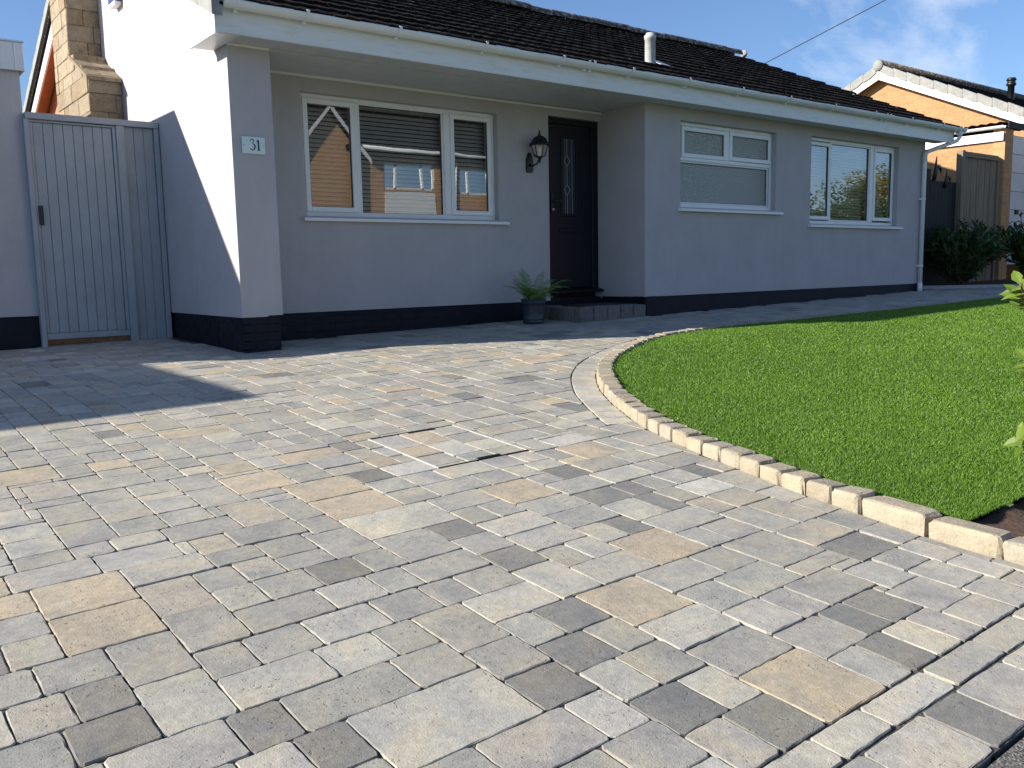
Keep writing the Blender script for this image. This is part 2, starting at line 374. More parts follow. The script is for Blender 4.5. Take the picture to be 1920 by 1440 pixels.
# ------------------------------------------------------------------ driveway
drive = sheet('driveway', lin(-4.7, 13.6, .45), lin(-6.74, 2.15, .25), -.0060, 'sand', kind='structure')
PCOL = {'g': (.326, .313, .276), 'l': (.385, .369, .324), 'd': (.208, .203, .186), 'p': (.352, .334, .296), 't': (.412, .353, .265), 'm': (.352, .328, .274), 'c': (.445, .416, .344), 'w': (.465, .448, .398)}
TR = "0,0,6,6,t 0,6,6,6,t 2,12,4,6,g 2,18,4,6,l -2,20,4,4,d 6,0,6,4,p 6,4,4,6,g 6,10,4,6,g -2,12,4,4,g -1,16,3,4,d -1,24,6,4,p -3,8,3,4,p -1,-4,6,4,p 5,-4,6,4,l 10,4,3,4,g 10,8,3,4,l 10,12,6,4,g 9,16,4,4,g 6,16,3,4,g 6,20,6,4,p 5,24,3,4,d 4,28,3,4,l 11,28,8,6,l 8,24,6,4,g 15,24,4,4,g 12,20,3,4,l 16,20,3,4,g 19,20,4,6,m 13,16,4,4,l 18,16,4,4,g 16,12,3,4,l 20,12,3,4,g 23,12,6,4,g 22,16,3,4,g 7,28,3,4,d 17,8,4,4,d 13,8,4,4,g 14,34,6,4,p 19,30,4,4,d 19,26,4,4,g 23,20,6,4,l 23,24,3,4,l 30,24,6,6,t 30,30,6,4,l 23,28,4,4,d 23,32,3,4,l 23,36,4,4,d 26,32,4,4,g 27,28,3,4,g 26,24,4,4,d 20,34,3,4,l 19,38,4,4,g 27,36,3,4,l 29,18,4,6,l 36,24,6,4,l 36,28,4,4,g 23,40,3,4,p 26,40,4,4,d 30,38,6,6,t 30,34,6,4,g 36,32,3,4,l 40,32,3,4,p 43,32,6,4,g 36,36,4,4,g 41,36,3,4,d 44,36,4,4,d 48,37,4,4,p 49,33,4,4,l 53,36,4,4,l 50,41,3,4,p 45,40,3,4,p 42,40,3,4,c 39,40,3,4,d 36,40,3,4,l 1,-15,3,4,l 4,-19,4,6,g 4,-13,4,6,p 4,-27,4,6,p 8,-25,6,4,l 8,-21,4,4,p 8,-17,4,6,g 8,-11,4,4,g 12,-21,4,4,l 12,-15,4,4,l 12,-11,4,4,p 11,-7,6,4,g 16,-21,4,4,l 16,-16,4,6,l 17,-10,4,6,m 4,-7,3,3,p 7,-7,3,3,l 12,-3,3,4,m 15,-3,6,4,g 20,-18,6,6,t 23,-41,6,4,t 24,-12,6,6,t 25,-6,6,6,t 24,0,8,6,c 28,-23,6,4,t 21,-8,3,6,g 21,-2,3,4,g 20,2,4,6,g 25,6,4,6,g 29,6,4,4,d 29,10,4,4,g 29,14,4,4,d 21,8,3,4,g 16,1,4,4,g 33,0,6,4,l 33,4,3,4,g 33,8,6,4,l 31,-4,4,4,m 31,-8,4,4,l 31,-12,4,4,d 31,-15,3,3,m 30,-19,4,4,l 35,-12,6,4,w 35,-8,4,4,l 35,-4,6,4,l 39,6,6,4,l 39,10,6,4,g 39,14,3,4,l 42,14,3,4,d 39,18,6,6,t 45,11,3,4,l 45,16,6,4,l 45,7,4,4,d 49,11,3,4,d 45,20,3,4,g 50,7,3,4,d 48,-1,3,4,d 52,-1,6,4,m 51,3,6,4,l 45,3,4,4,l 55,-7,6,6,t 34,12,4,4,l 33,16,3,4,g 36,16,3,4,l 39,0,6,6,t 56,7,4,4,l 56,11,4,4,w 52,11,3,4,m 52,15,3,4,m 58,-1,4,4,l 61,-7,3,6,l 56,-11,4,4,w"
U, X0, Y0 = .0446, -2.48, -4.491
rects = []; occ = {}
def free(x, y, w, h): return all((i, j) not in occ for i in range(x, x+w) for j in range(y, y+h))
def fill(x, y, w, h, v):
    for i in range(x, x+w):
        for j in range(y, y+h): occ[i, j] = v
MH = (40, -23, 12, 15)                      # the recessed inspection cover
for s in TR.split():
    a = s.split(','); x, y, w, h = map(int, a[:4])
    if y+h > 44: h = 44-y
    if x < MH[0]+MH[2] and x+w > MH[0] and y < MH[1]+MH[3] and y+h > MH[1]:
        if x < MH[0] and MH[0]-x >= 3: w = MH[0]-x
        else: continue
    if h >= 3 and free(x, y, w, h): fill(x, y, w, h, len(rects)); rects.append([x, y, w, h, a[4]])
for it in range(2):                         # close the one-cell gaps left by tracing
    for k, r in enumerate(rects):
        x, y, w, h, c = r
        for (sx, sy, sw, sh, bx, by) in ((x+w, y, 1, h, 1, 0), (x-1, y, 1, h, -1, 0), (x, y+h, w, 1, 0, 1), (x, y-1, w, 1, 0, -1)):
            if sy+sh > 44 or not free(sx, sy, sw, sh): continue
            beyond = [(i+bx, j+by) for i in range(sx, sx+sw) for j in range(sy, sy+sh)]
            if sum(q in occ for q in beyond) >= .6*len(beyond):
                fill(sx, sy, sw, sh, k); x, y, w, h = min(x, sx), min(y, sy), w+abs(bx), h+abs(by); r[:4] = [x, y, w, h]
def rcol():
    q = random.random()
    for c, p in (('g', .30), ('l', .30), ('p', .15), ('m', .08), ('d', .03), ('t', .06), ('c', .03), ('w', .008)):
        if q < p: return c
        q -= p
    return 'g'
def lattice_fill(ia, ib, ja, jb, ok):
    for j in range(ja, jb):
        for i in range(ia, ib):
            if (i, j) in occ or not ok(i, j): continue
            run = 0
            while run < 12 and i+run < ib and (i+run, j) not in occ: run += 1
            opts = []
            for (w, h, p) in ((6, 4, 3.2), (4, 4, 3.), (3, 4, 2.), (6, 6, .9), (4, 6, 1.2), (8, 6, .35)):
                if w <= run and (run >= 12 or run-w not in (1, 2, 5)) and j+h <= jb and free(i, j, w, h): opts.append((w, h, p))
            if opts: w, h, _ = random.choices(opts, [o[2] for o in opts])[0]
            else:
                w = run if run <= 6 else 4
                h = 0
                while h < 4 and j+h < jb and free(i, j+h, w, 1): h += 1
                l = occ.get((i-1, j))
                if w < 3 and l is not None and l >= 0 and rects[l][1] == j and rects[l][3] == h:
                    rects[l][2] += w; fill(i, j, w, h, l); continue
            fill(i, j, w, h, len(rects)); rects.append([i, j, w, h, rcol()])
fill(*MH, -1)
def okcell(i, j):
    x, y = X0+U*i, Y0-U*j
    if x > 1.0 and y < -3.9: return False
    if x > 2.6 and y < -2.6: return False
    if x > .1 and y > .95 or (x > 5.3 and y > .2) or (x < -1.35 and y > 2.15): return False
    return True
lattice_fill(-50, 360, -148, 44, okcell)
for i in range(MH[0], MH[0]+MH[2]):
    for j in range(MH[1], MH[1]+MH[3]): del occ[i, j]
nb = len(rects)
lattice_fill(MH[0], MH[0]+MH[2], MH[1], MH[1]+MH[3], lambda i, j: True)
done_ = False
while not done_:                             # merge slivers into whole neighbours
    done_ = True
    for S in rects:
        if S[2] > 2 or S[3] < 1 or S[2] < 1: continue
        for N in rects:
            if N is S or N[2] < 3 or not (N[0]+N[2] == S[0] or S[0]+S[2] == N[0]) or N[1] < S[1] or N[1]+N[3] > S[1]+S[3]: continue
            if N[0]+N[2] == S[0]: N[2] += S[2]
            else: N[0] -= S[2]; N[2] += S[2]
            top = N[1]-S[1]; bot = S[1]+S[3]-N[1]-N[3]
            if top: rects.append([S[0], S[1], S[2], top, S[4]])
            if bot: rects.append([S[0], N[1]+N[3], S[2], bot, S[4]])
            S[2] = S[3] = 0; done_ = False; break
rects = [r for r in rects if r[2] > 0 and r[3] > 0]
polys = []                                   # (outline, colour, size key or None)
def inhouse(x, y): return (x > 11.9 and y > .36-(x-12.0)*.60) or (y > .06 and -.02 < x < .40) or (x > -.02 and y > .77) or (x > 5.08 and y > .02) or (x < -1.2 and y > 2.0) or y > 2.1
def seg_near(C, p):
    best = None
    for a, b in zip(C, C[1:]):
        d = b-a; q = clampf((p-a).dot(d)/max(d.length_squared, 1e-9), 0, 1); c = a+d*q; l = (p-c).length
        if best is None or l < best[0]: best = (l, c, d.normalized())
    return best
def clip(poly, c, n):
    out = []
    for a, b in zip(poly, poly[1:]+poly[:1]):
        da, db = (a-c).dot(n), (b-c).dot(n)
        if da >= 0: out.append(a)
        if da*db < 0: out.append(a.lerp(b, da/(da-db)))
    return out
for k, (x, y, w, h, c) in enumerate(rects):
    xa, ya = X0+U*x, Y0-U*y; xb, yb = xa+U*w, ya-U*h; cx, cy = (xa+xb)/2, (ya+yb)/2
    if inhouse(cx, cy): continue
    P = [Vector((xa, yb, 0)), Vector((xb, yb, 0)), Vector((xb, ya, 0)), Vector((xa, ya, 0))]
    ins = inside(PAVED_OUT, [p.x for p in P], [p.y for p in P])
    if ins.all(): continue
    if ins.any() or (xb > 0 and seg_near(PBND, Vector((cx, cy, 0)))[0] < .5*min(xb-xa, ya-yb)):
        l, q, d = seg_near(PBND, Vector((cx, cy, 0))); P = clip(P, q, Vector((-d.y, d.x, 0)))
        if len(P) < 3: continue
        ar = abs(sum(a.x*b.y-b.x*a.y for a, b in zip(P, P[1:]+P[:1])))/2
        if ar < .0022: continue
        polys.append((P, c, None))
    else: polys.append((P, c, (w, h)))
# cut row and border course along the road
for (ya, yb, ws, row) in ((-6.458, -6.556, (.20, .32), 'cut'), (-6.562, -6.738, (.17, .28), 'edge')):
    x = -4.65
    while x < .22:
        w = random.uniform(*ws); xb = min(x+w, .232)
        if .232-xb < .1: xb = .232
        c = rcol()
        if row == 'cut' and -1.26 < (x+xb)/2 < -.62: c = random.choice('lcw')
        if row == 'edge' and -.62 < (x+xb)/2 < -.42: c = 'c'
        polys.append(([Vector((x, yb, 0)), Vector((xb, yb, 0)), Vector((xb, ya, 0)), Vector((x, ya, 0))], c, None)); x = xb
# soldier course round the bend, against the kerb
cin = resample(offset(KC[i0:], -.004), .155); N_ = len(cin)
for a in range(N_-1):
    p0, p1 = cin[a], cin[a+1]; d = (p1-p0).normalized(); n = Vector((-d.y, d.x, 0))
    d0 = (cin[min(a+1, N_-1)]-cin[max(a-1, 0)]).normalized(); d1 = (cin[min(a+2, N_-1)]-cin[a]).normalized()
    n0 = Vector((-d0.y, d0.x, 0)); n1 = Vector((-d1.y, d1.x, 0)); W_ = .176
    c = 'w' if a in (4, 6) else random.choice('lllgpc') if a < 20 else rcol()
    polys.append(([p0, p1, p1+n1*W_, p0+n0*W_], c, None))
def outline(P, gap, seed, st=.028, rad=.009, amp=.0017):
    rg = random.Random(seed); c = sum(P, Vector())/len(P); a = sum(p.x*q.y-q.x*p.y for p, q in zip(P, P[1:]+P[:1]))
    if a < 0: P = P[::-1]
    Q = []
    n = len(P); lines = []
    for i in range(n):
        d = (P[(i+1) % n]-P[i]).normalized(); lines.append((P[i]+Vector((-d.y, d.x, 0))*gap, d))
    pts = []
    for i in range(n):
        (p, d), (q, e) = lines[i-1], lines[i]; cr = d.x*e.y-d.y*e.x
        if abs(cr) < .05: pts.append(q.copy()); continue
        s = ((q.x-p.x)*e.y-(q.y-p.y)*e.x)/cr; pts.append(p+d*s)
    for i in range(n):
        a0, b0 = pts[i], pts[(i+1) % n]; l = (b0-a0).length
        if l < .012: Q.append(a0.copy()); continue
        d = (b0-a0)/l; nn = Vector((-d.y, d.x, 0)); r = min(rad*rg.uniform(.6, 1.5), l*.3); r2 = min(rad*rg.uniform(.6, 1.5), l*.3)
        k = max(2, int((l-2*rad)/st)+1); ts = [r+(l-r-r2)*j/(k-1) for j in range(k)]
        for t_ in ts: Q.append(a0+d*t_+nn*(rg.uniform(-1, 1)*amp))
    return Q
def paver_geo(P, seed, gap=.0020, bev=.0026, drop=.0014, depth=.032):
    rg = random.Random(seed*7+1); o = outline(P, gap, seed); c = sum(o, Vector())/len(o); n = len(o); vs = []; 
    for p in o: vs.append((p.x, p.y, -depth))
    for p in o: vs.append((p.x, p.y, -drop*rg.uniform(.4, 1.9)))
    for p in o:
        q = p+(c-p).normalized()*bev*rg.uniform(.7, 1.6); vs.append((q.x, q.y, rg.uniform(-.0006, .0006)))
    fs = [(i, (i+1) % n, n+(i+1) % n, n+i) for i in range(n)]+[(n+i, n+(i+1) % n, 2*n+(i+1) % n, 2*n+i) for i in range(n)]+[tuple(range(2*n, 3*n))]
    return vs, fs
def vis_area(P):
    c = sum(P, Vector())/len(P); q = project((c.x, c.y, gz(c.x, c.y)))
    if not q or not (-60 < q[0] < 1980 and 560 < q[1] < 1500): return 0
    ar = abs(sum(a.x*b.y-b.x*a.y for a, b in zip(P, P[1:]+P[:1])))/2; return ar/q[2]**3
order = sorted(range(len(polys)), key=lambda k: -vis_area(polys[k][0])); big = set(order[:300])
cache = {}; JV, JF, JC = [], [], []
HINT = [(55, 655, 'w'), (75, 672, 'w'), (130, 690, 'l'), (190, 692, 'w'), (235, 702, 'l'), (100, 716, 'l'), (195, 742, 'l'), (235, 806, 't'), (385, 808, 't'), (960, 778, 'm'), (860, 736, 't'), (640, 757, 't'), (720, 690, 't'), (1005, 672, 't'), (480, 712, 't'), (1120, 745, 'w'), (1100, 722, 'l'), (820, 730, 'm')]
for k, (P, cc, size) in enumerate(polys):
    c = sum(P, Vector())/len(P); q = project((c.x, c.y, gz(c.x, c.y)))
    if q and q[1] < 830:
        for hx_, hy_, hc in HINT:
            if abs(q[0]-hx_) < 26 and abs(q[1]-hy_) < 6: polys[k] = (P, hc, size)
for k, (P, cc, size) in enumerate(polys):
    rg = random.Random(k*13+5); base = PCOL[cc]; b = rg.uniform(.93, 1.07); col = tuple(v*b*rg.uniform(.99, 1.01) for v in base)
    c = sum(P, Vector())/len(P); dz = rg.uniform(-.0022, .0016); nrm = gnormal(c.x, c.y); nrm = (nrm+Vector((rg.gauss(0, .005), rg.gauss(0, .005), 0))).normalized()
    q = Vector((0, 0, 1)).rotation_difference(nrm); loc = Vector((c.x, c.y, gz(c.x, c.y)+dz)); L_ = [p-c for p in P]
    if k in big:
        if size:
            key = (*size, rg.randrange(7))
            if key not in cache:
                m = MB(); m.add(*paver_geo(L_, hash(key) % 9999)); cache[key] = m.mesh('paver')
            me = cache[key]
            if rg.random() < .5: q = q @ Vector((1, 0, 0)).to_track_quat('X', 'Z') @ Matrix.Rotation(math.pi, 3, 'Z').to_quaternion()
        else: m = MB(); m.add(*paver_geo(L_, k)); me = m.mesh('paver')
        q = Vector((0, 0, 1)).rotation_difference(nrm) @ (Matrix.Rotation(math.pi, 3, 'Z').to_quaternion() if size and rg.random() < .5 else Matrix.Identity(3).to_quaternion())
        o = mesh_obj('paver', me, MAT['paver'], drive, loc=loc, rot=q); o.color = (*col, 1)
    else:
        far = (c-CAM.to_2d().to_3d()).length > 7
        vs, fs = paver_geo(L_, k) if not far else paver_geo(L_, k)
        n0 = len(JV); JV += [tuple(q @ Vector(v)+loc) for v in vs]; JF += [tuple(i+n0 for i in f) for f in fs]; JC += [(*col, rg.random())]*len(vs)
m = MB(); m.add(JV, JF); me = m.mesh('paver_field', False)
at = me.color_attributes.new('pcol', 'FLOAT_COLOR', 'POINT'); at.data.foreach_set('color', np.array(JC, dtype=np.float32).ravel())
mesh_obj('paver_field', me, MAT['paver_far'], drive, kind='stuff')

# recessed inspection cover
x0, y1 = X0+U*MH[0], Y0-U*MH[1]; x1, y0 = x0+U*MH[2], y1-U*MH[3]; cz = gz((x0+x1)/2, (y0+y1)/2)
mh = thing('inspection_cover', ((x0+x1)/2, (y0+y1)/2, cz), 'square recessed inspection cover with thin metal rim set in the block paving', 'manhole cover')
def edge_strip(a, b, wd, h0, h1, name, mat):
    m = MB(); a = Vector(a); b = Vector(b); d = (b-a).normalized(); n = Vector((-d.y, d.x, 0))*wd/2; P = [a-n, b-n, b+n, a+n]
    m.add([(p.x, p.y, gz(p.x, p.y)+h0) for p in P]+[(p.x, p.y, gz(p.x, p.y)+h1) for p in P], [(0, 1, 2, 3), (4, 5, 6, 7)]+[(i, (i+1) % 4, 4+(i+1) % 4, 4+i) for i in range(4)])
    return m.obj(name, MAT[mat], mh)
for a, b, w_ in (((x0, y0, 0), (x0, y1, 0), .011), ((x1, y0, 0), (x1, y1, 0), .009), ((x0, y0, 0), (x1, y0, 0), .005), ((x0, y1, 0), (x1, y1, 0), .005)): edge_strip(a, b, w_, -.02, .0035, 'rim', 'rim' if w_ > .006 else 'blackmetal')
for a, b in (((x0+.235, y1-.012, 0), (x0+.40, y1-.012, 0)), ((x0+.235, y0+.014, 0), (x0+.37, y0+.014, 0))): edge_strip(a, b, .022, -.004, .0055, 'lifting_slot', 'blackmetal')

# ------------------------------------------------------------------ kerb of tumbled setts
kerb = sheet('lawn_kerb', [.1, .12], [-6.7, -6.68], -.05, 'concrete', kind='structure')
kv = []
for v in range(8):
    bm = bmesh.new(); bmesh.ops.create_cube(bm, size=1); bmesh.ops.bevel(bm, geom=bm.edges[:]+bm.verts[:], offset=.13, segments=2, profile=.6, affect='EDGES')
    for w_ in bm.verts: w_.co += Vector((RNG.normal(0, .018), RNG.normal(0, .018), RNG.normal(0, .018)))
    me = bpy.data.meshes.new('kerb_block'); bm.to_mesh(me); bm.free(); me.materials.append(MAT['kerb']); kv.append(me)
cuts = [-6.74, -6.50, -6.245, -5.965, -5.68]; s = 0; Kk = KC
def at_y(y): return min(Kk, key=lambda p: abs(p.y-y) + (p.x > 1)*9)
spots = [(at_y(a), at_y(b)) for a, b in zip(cuts, cuts[1:])]
rest = [p for p in Kk if p.y > -5.68 or p.x > 1]; pts = resample([at_y(-5.68)]+rest, .142); spots += list(zip(pts, pts[1:]))
for k, (a, b) in enumerate(spots):
    d = b-a; l = d.length; c = (a+b)/2; d.normalize(); n = Vector((d.y, -d.x, 0)); ctr = c+n*.0625
    hgt = random.uniform(.060, .068) if k > 4 else .072
    o = mesh_obj('kerb_block', random.choice(kv), None, kerb, loc=(ctr.x, ctr.y, gz(c.x, c.y)+hgt/2-.025), rot=(random.gauss(0, .015), random.gauss(0, .015), math.atan2(d.y, d.x)+random.gauss(0, .02)))
    o.scale = (l-.006-random.random()*.006, random.uniform(.108, .122), hgt+.05)

# ------------------------------------------------------------------ lawn, grass, soil
kl = lambda X, Y: inside(LAWN, X, Y)
xs = lin(.22, 14.6, .07); ys = lin(-6.05, -1.5, .07); gx, gy = np.meshgrid([(a+b)/2 for a, b in zip(xs, xs[1:])], [(a+b)/2 for a, b in zip(ys, ys[1:])]); km = kl(gx, gy)
ki = {(round((xs[i]+xs[i+1])/2, 4), round((ys[j]+ys[j+1])/2, 4)) for j in range(len(ys)-1) for i in range(len(xs)-1) if km[j, i]}
_ky = np.array([p.y for p in KMID]); _kx = np.array([p.x for p in KMID]); _o = np.argsort(_ky[_kx < 4]); _ky, _kx = _ky[_kx < 4][_o], _kx[_kx < 4][_o]
def sstep(v): v = np.clip(v, 0, 1); return v*v*(3-2*v)
def lawn_h(x, y):                            # gently crowned turf
    x = np.asarray(x, float); y = np.asarray(y, float)
    d = np.minimum(-1.74-y, .7*(x-np.interp(y, _ky, _kx)))
    return .044+.092*sstep(d/1.0)*sstep((x-1.2)/3.8)*sstep((y+6.1)/2.2)
sheet('lawn', xs, ys, lawn_h, 'lawn_base', keep=lambda x, y: (round(x, 4), round(y, 4)) in ki, kind='structure')
def grass():
    n = 2900000; X = RNG.uniform(.25, 14.6, n); Y = RNG.uniform(-6.06, -1.5, n)
    d = np.hypot(X-CAM.x, Y-CAM.y); dens = np.clip(38000*(3.6/d)**1.6, 3400, 38000); k = RNG.random(n) < dens/(n/(14.35*4.56)); X, Y, d = X[k], Y[k], d[k]
    k = inside(np.vstack([[(KIN[0].x, -6.055)], poly_np([p for p in KIN if p.y > -6.05]), [(14.6, -6.055)]]), X, Y); X, Y, d = X[k], Y[k], d[k]; n = len(X)
    Z = np.array([gz(x, y) for x, y in zip(X, Y)])+lawn_h(X, Y); h = RNG.uniform(.011, .019, n); w = .0010+.00038*np.clip(d-3, 0, 8); az = RNG.uniform(0, 6.283, n)
    lean = RNG.uniform(0, .016, n); la = RNG.uniform(0, 6.283, n)+.0; lx, ly = lean*np.cos(la), lean*np.sin(la); ux, uy = np.cos(az)*w, np.sin(az)*w
    V = np.empty((n, 5, 3)); V[:, 0] = np.c_[X-ux, Y-uy, Z-.004]; V[:, 1] = np.c_[X+ux, Y+uy, Z-.004]
    V[:, 2] = np.c_[X+ux*.8+lx*.4, Y+uy*.8+ly*.4, Z+h*.6]; V[:, 3] = np.c_[X-ux*.8+lx*.4, Y-uy*.8+ly*.4, Z+h*.6]; V[:, 4] = np.c_[X+lx, Y+ly, Z+h]
    me = bpy.data.meshes.new('grass'); me.vertices.add(n*5); me.vertices.foreach_set('co', V.astype(np.float32).ravel())
    b = np.arange(n)[:, None]*5; lp = np.hstack([b+np.array([[0, 1, 2, 3]]), b+np.array([[3, 2, 4]])]).ravel(); me.loops.add(n*7); me.loops.foreach_set('vertex_index', lp.astype(np.int32))
    me.polygons.add(n*2); ls = (np.arange(n)[:, None]*7+np.array([[0, 4]])).ravel(); me.polygons.foreach_set('loop_start', ls.astype(np.int32)); me.polygons.foreach_set('loop_total', np.tile([4, 3], n).astype(np.int32))
    me.update(calc_edges=True); print('grass blades', n)
    mesh_obj('grass', me, MAT['grass'], label='bright green artificial turf blades covering the lawn inside the kerb', cat='grass', kind='stuff')
grass()
def soilh(x, y): return .018+.014*math.sin(9*x+3*y)*math.sin(7*y-2*x)+.012*math.sin(23*x)*math.sin(19*y+x)
sheet('flower_bed', lin(.30, 12.6, .06)[:60]+[4.5, 8, 14.6], lin(-6.74, -6.03, .05), soilh, 'soil', kind='structure')
sheet('flower_bed', lin(11.9, 16.6, .1), lin(-2.0, .6, .1), .015, 'soil', keep=lambda x, y: y > .42-(x-12.0)*.60, kind='structure')

# ------------------------------------------------------------------ the bungalow
HX, HW, HA, HB, HD, ZS, HR = 0., .379, 5.094, 11.843, .754, 2.645, 7.75      # gable, pier width, recess end, far gable, recess depth, soffit, rear wall
PITCH_ = .447; RY = 3.95
def zr(y): return 2.885+PITCH_*(y+.45) if y < RY else 2.885+PITCH_*(RY+.45)-.485*(y-RY)
house = thing('bungalow', (HB/2, RY, gz(HB/2, 0)), 'pale grey rendered bungalow with dark tiled roof and white window frames', 'house')
def wall_cells(xb, zb, openings, y0, y1, m, axis='y'):
    """wall slab cut by openings; only outer faces and reveals are made"""
    xb = sorted(set(xb+[o[0] for o in openings]+[o[1] for o in openings])); zb = sorted(set(zb+[o[2] for o in openings]+[o[3] for o in openings]))
    solid = {}
    for i in range(len(xb)-1):
        for j in range(len(zb)-1):
            cx, cz = (xb[i]+xb[i+1])/2, (zb[j]+zb[j+1])/2
            solid[i, j] = not any(o[0] < cx < o[1] and o[2] < cz < o[3] for o in openings)
    for (i, j), s in solid.items():
        if not s: continue
        a, b, c, d = xb[i], xb[i+1], zb[j], zb[j+1]
        m.add([(a, y0, c), (b, y0, c), (b, y0, d), (a, y0, d)], [(0, 1, 2, 3)]); m.add([(a, y1, c), (b, y1, c), (b, y1, d), (a, y1, d)], [(3, 2, 1, 0)])
        if not solid.get((i-1, j)): m.add([(a, y0, c), (a, y1, c), (a, y1, d), (a, y0, d)], [(3, 2, 1, 0)])
        if not solid.get((i+1, j)): m.add([(b, y0, c), (b, y1, c), (b, y1, d), (b, y0, d)], [(0, 1, 2, 3)])
        if not solid.get((i, j-1)): m.add([(a, y0, c), (b, y0, c), (b, y1, c), (a, y1, c)], [(3, 2, 1, 0)])
        if not solid.get((i, j+1)): m.add([(a, y0, d), (b, y0, d), (b, y1, d), (a, y1, d)], [(0, 1, 2, 3)])
def rescale(x, z, ym, yf):                   # a point measured on plane ym moved along its sight line to plane yf
    q = (yf-CAM.y)/(ym-CAM.y); return CAM.x+(x-CAM.x)*q, CAM.z+(z-CAM.z)*q
def rs(x0, x1, z0, z1, ym, yf):
    a, b = rescale(x0, z0, ym, yf); c, d = rescale(x1, z1, ym, yf); return a, c, b, d
# window sets: outer frame, panes (x0,x1,z0,z1,kind)
YF1, YF2 = HD+.075, .075
def win(ym, yf, outer, panes): return rs(*outer, ym, yf), [(*rs(*p[:4], ym, yf), p[4]) for p in panes]
W1 = win(.79, YF1, (.990, 3.408, 1.262, 2.464), [(1.088, 1.560, 1.360, 2.366, 's'), (1.679, 2.692, 1.311, 2.408, 'f'), (2.850, 3.308, 1.366, 2.366, 's')])
W2 = win(.06, YF2, (5.72, 7.702, 1.430, 2.490), [(5.866, 6.646, 2.112, 2.384, 's'), (6.822, 7.602, 2.120, 2.388, 's'), (5.79, 7.613, 1.503, 1.992, 'f')])
W3 = win(.06, YF2, (8.535, 10.972, 1.272, 2.515), [(8.615, 9.080, 1.390, 2.400, 's'), (9.195, 10.228, 1.343, 2.452, 'f'), (10.405, 10.875, 1.400, 2.417, 's')])
DR = rs(4.190, 5.093, .42, 2.520, .79, HD+.06); DR = (DR[0], 5.093, .30, DR[3])
ZB = .325                                     # foot of the render, above the black plinth
ZI = 2.62
m = MB(); O1 = W1[0]; wall_cells([HW, HA], [ZB, ZI+.1], [(O1[0], O1[1], O1[2], O1[3]), DR], HD, HD+.24, m); m.obj('wall', MAT['render'], house)
m = MB(); wall_cells([HA, HB], [ZB, ZS+.06], [W2[0], W3[0]], 0, .24, m); m.obj('wall', MAT['render'], house)
m = MB(); m.box(HA, HA+.22, .24, HD+.3, ZB, ZS+.06); m.obj('wall', MAT['render'], house)
m = MB(); m.box(HX+.24, HW, 0, HD+.3, ZB, ZS+.06); m.obj('wall', MAT['render'], house)
CHF = 3.9
def gable(x0, x1, ya, yb, zb, mat, name='wall'):
    ys = sorted({ya, yb, *([RY] if ya < RY < yb else [])}); P = [(ya, zb)]+[(yb, zb)]+[(y, zr(y)-.12) for y in reversed(ys)]
    m = MB(); m.prism(P, 'x', x0, x1); return m.obj(name, MAT[mat], house)
gable(HX, HX+.24, 0, CHF+.3, ZB-.01, 'render'); gable(HX+.01, HX+.24, CHF+.3, HR, -.1, 'redbrick_x'); gable(HB-.24, HB-.002, .24, HR, ZB, 'render')
m = MB(); m.box(HX, HB, HR, HR+.24, -.1, 2.7); m.obj('wall', MAT['redbrick_x'], house)
# bell of the render over the plinth
m = MB()
for a in ([(HX-.012, -.012), (HW+.012, -.012), (HW+.012, HD-.012), (HA-.012, HD-.012)],): pass
# plinth: core with painted bricks in front
def plinth_run(a, b, nrm, name='plinth', bricks=True):
    a = Vector(a); b = Vector(b); d = (b-a).normalized(); n = Vector(nrm); L_ = (b-a).length
    m = MB(); ai, bi = a+d*.06, b-d*.06; q = [ai-n*.0215, bi-n*.0215, bi-n*.2, ai-n*.2] if bricks else [a-n*.0215, b-n*.0215, b-n*.2, a-n*.2]
    m.add([(p.x, p.y, gz(p.x, p.y)-.1) for p in q]+[(p.x, p.y, ZB+.004) for p in q], [(0, 1, 2, 3), (4, 5, 6, 7)]+[(i, (i+1) % 4, 4+(i+1) % 4, 4+i) for i in range(4)])
    o = m.obj(name, MAT['plinth'], house)
    if not bricks:
        m = MB(); q = [a-n*.008, b-n*.008, b-n*.03, a-n*.03]
        m.add([(p.x, p.y, gz(p.x, p.y)-.1) for p in q]+[(p.x, p.y, ZB+.003) for p in q], [(0, 1, 2, 3), (4, 5, 6, 7)]+[(i, (i+1) % 4, 4+(i+1) % 4, 4+i) for i in range(4)])
        return m.obj('plinth_render', MAT['plinth'], house)
    key = 'brick'
    if key not in cache: mm = MB(); mm.bbox(-.5, .5, -.5, .5, -.5, .5, .03); cache[key] = mm.mesh('brick'); cache[key].materials.append(MAT['plinth'])
    z = ZB; row = 0; ang = math.atan2(d.y, d.x)
    while z > min(gz(a.x, a.y), gz(b.x, b.y))-.03:
        s = -.1125*(row % 2)
        while s < L_-.01:
            s0, s1 = max(0, s), min(L_, s+.225)
            if s1-s0 > .02:
                c = a+d*(s0+s1)/2-n*.0425
                if z > gz(c.x, c.y)-.0:
                    o2 = mesh_obj('brick', cache[key], None, o, loc=(c.x, c.y, z-.0375), rot=(0, 0, ang)); o2.scale = (s1-s0-.006, .05, .0695)
            s += .225
        z -= .075; row += 1
    return o
plinth_run((HX+.0175, 0, 0), (HW-.0175, 0, 0), (0, -1, 0)); plinth_run((HX, 2.1, 0), (HX, 0.0175, 0), (-1, 0, 0)); plinth_run((HW, 0.0175, 0), (HW, HD, 0), (1, 0, 0)); plinth_run((HW, HD, 0), (HA, HD, 0), (0, -1, 0))
plinth_run((HA, 0.01, 0), (HB, 0.0, 0), (0, -1, 0), bricks=False); plinth_run((HA, HD, 0), (HA, 0, 0), (-1, 0, 0), bricks=False); plinth_run((HB, 0, 0), (HB, HR, 0), (1, 0, 0), bricks=False)
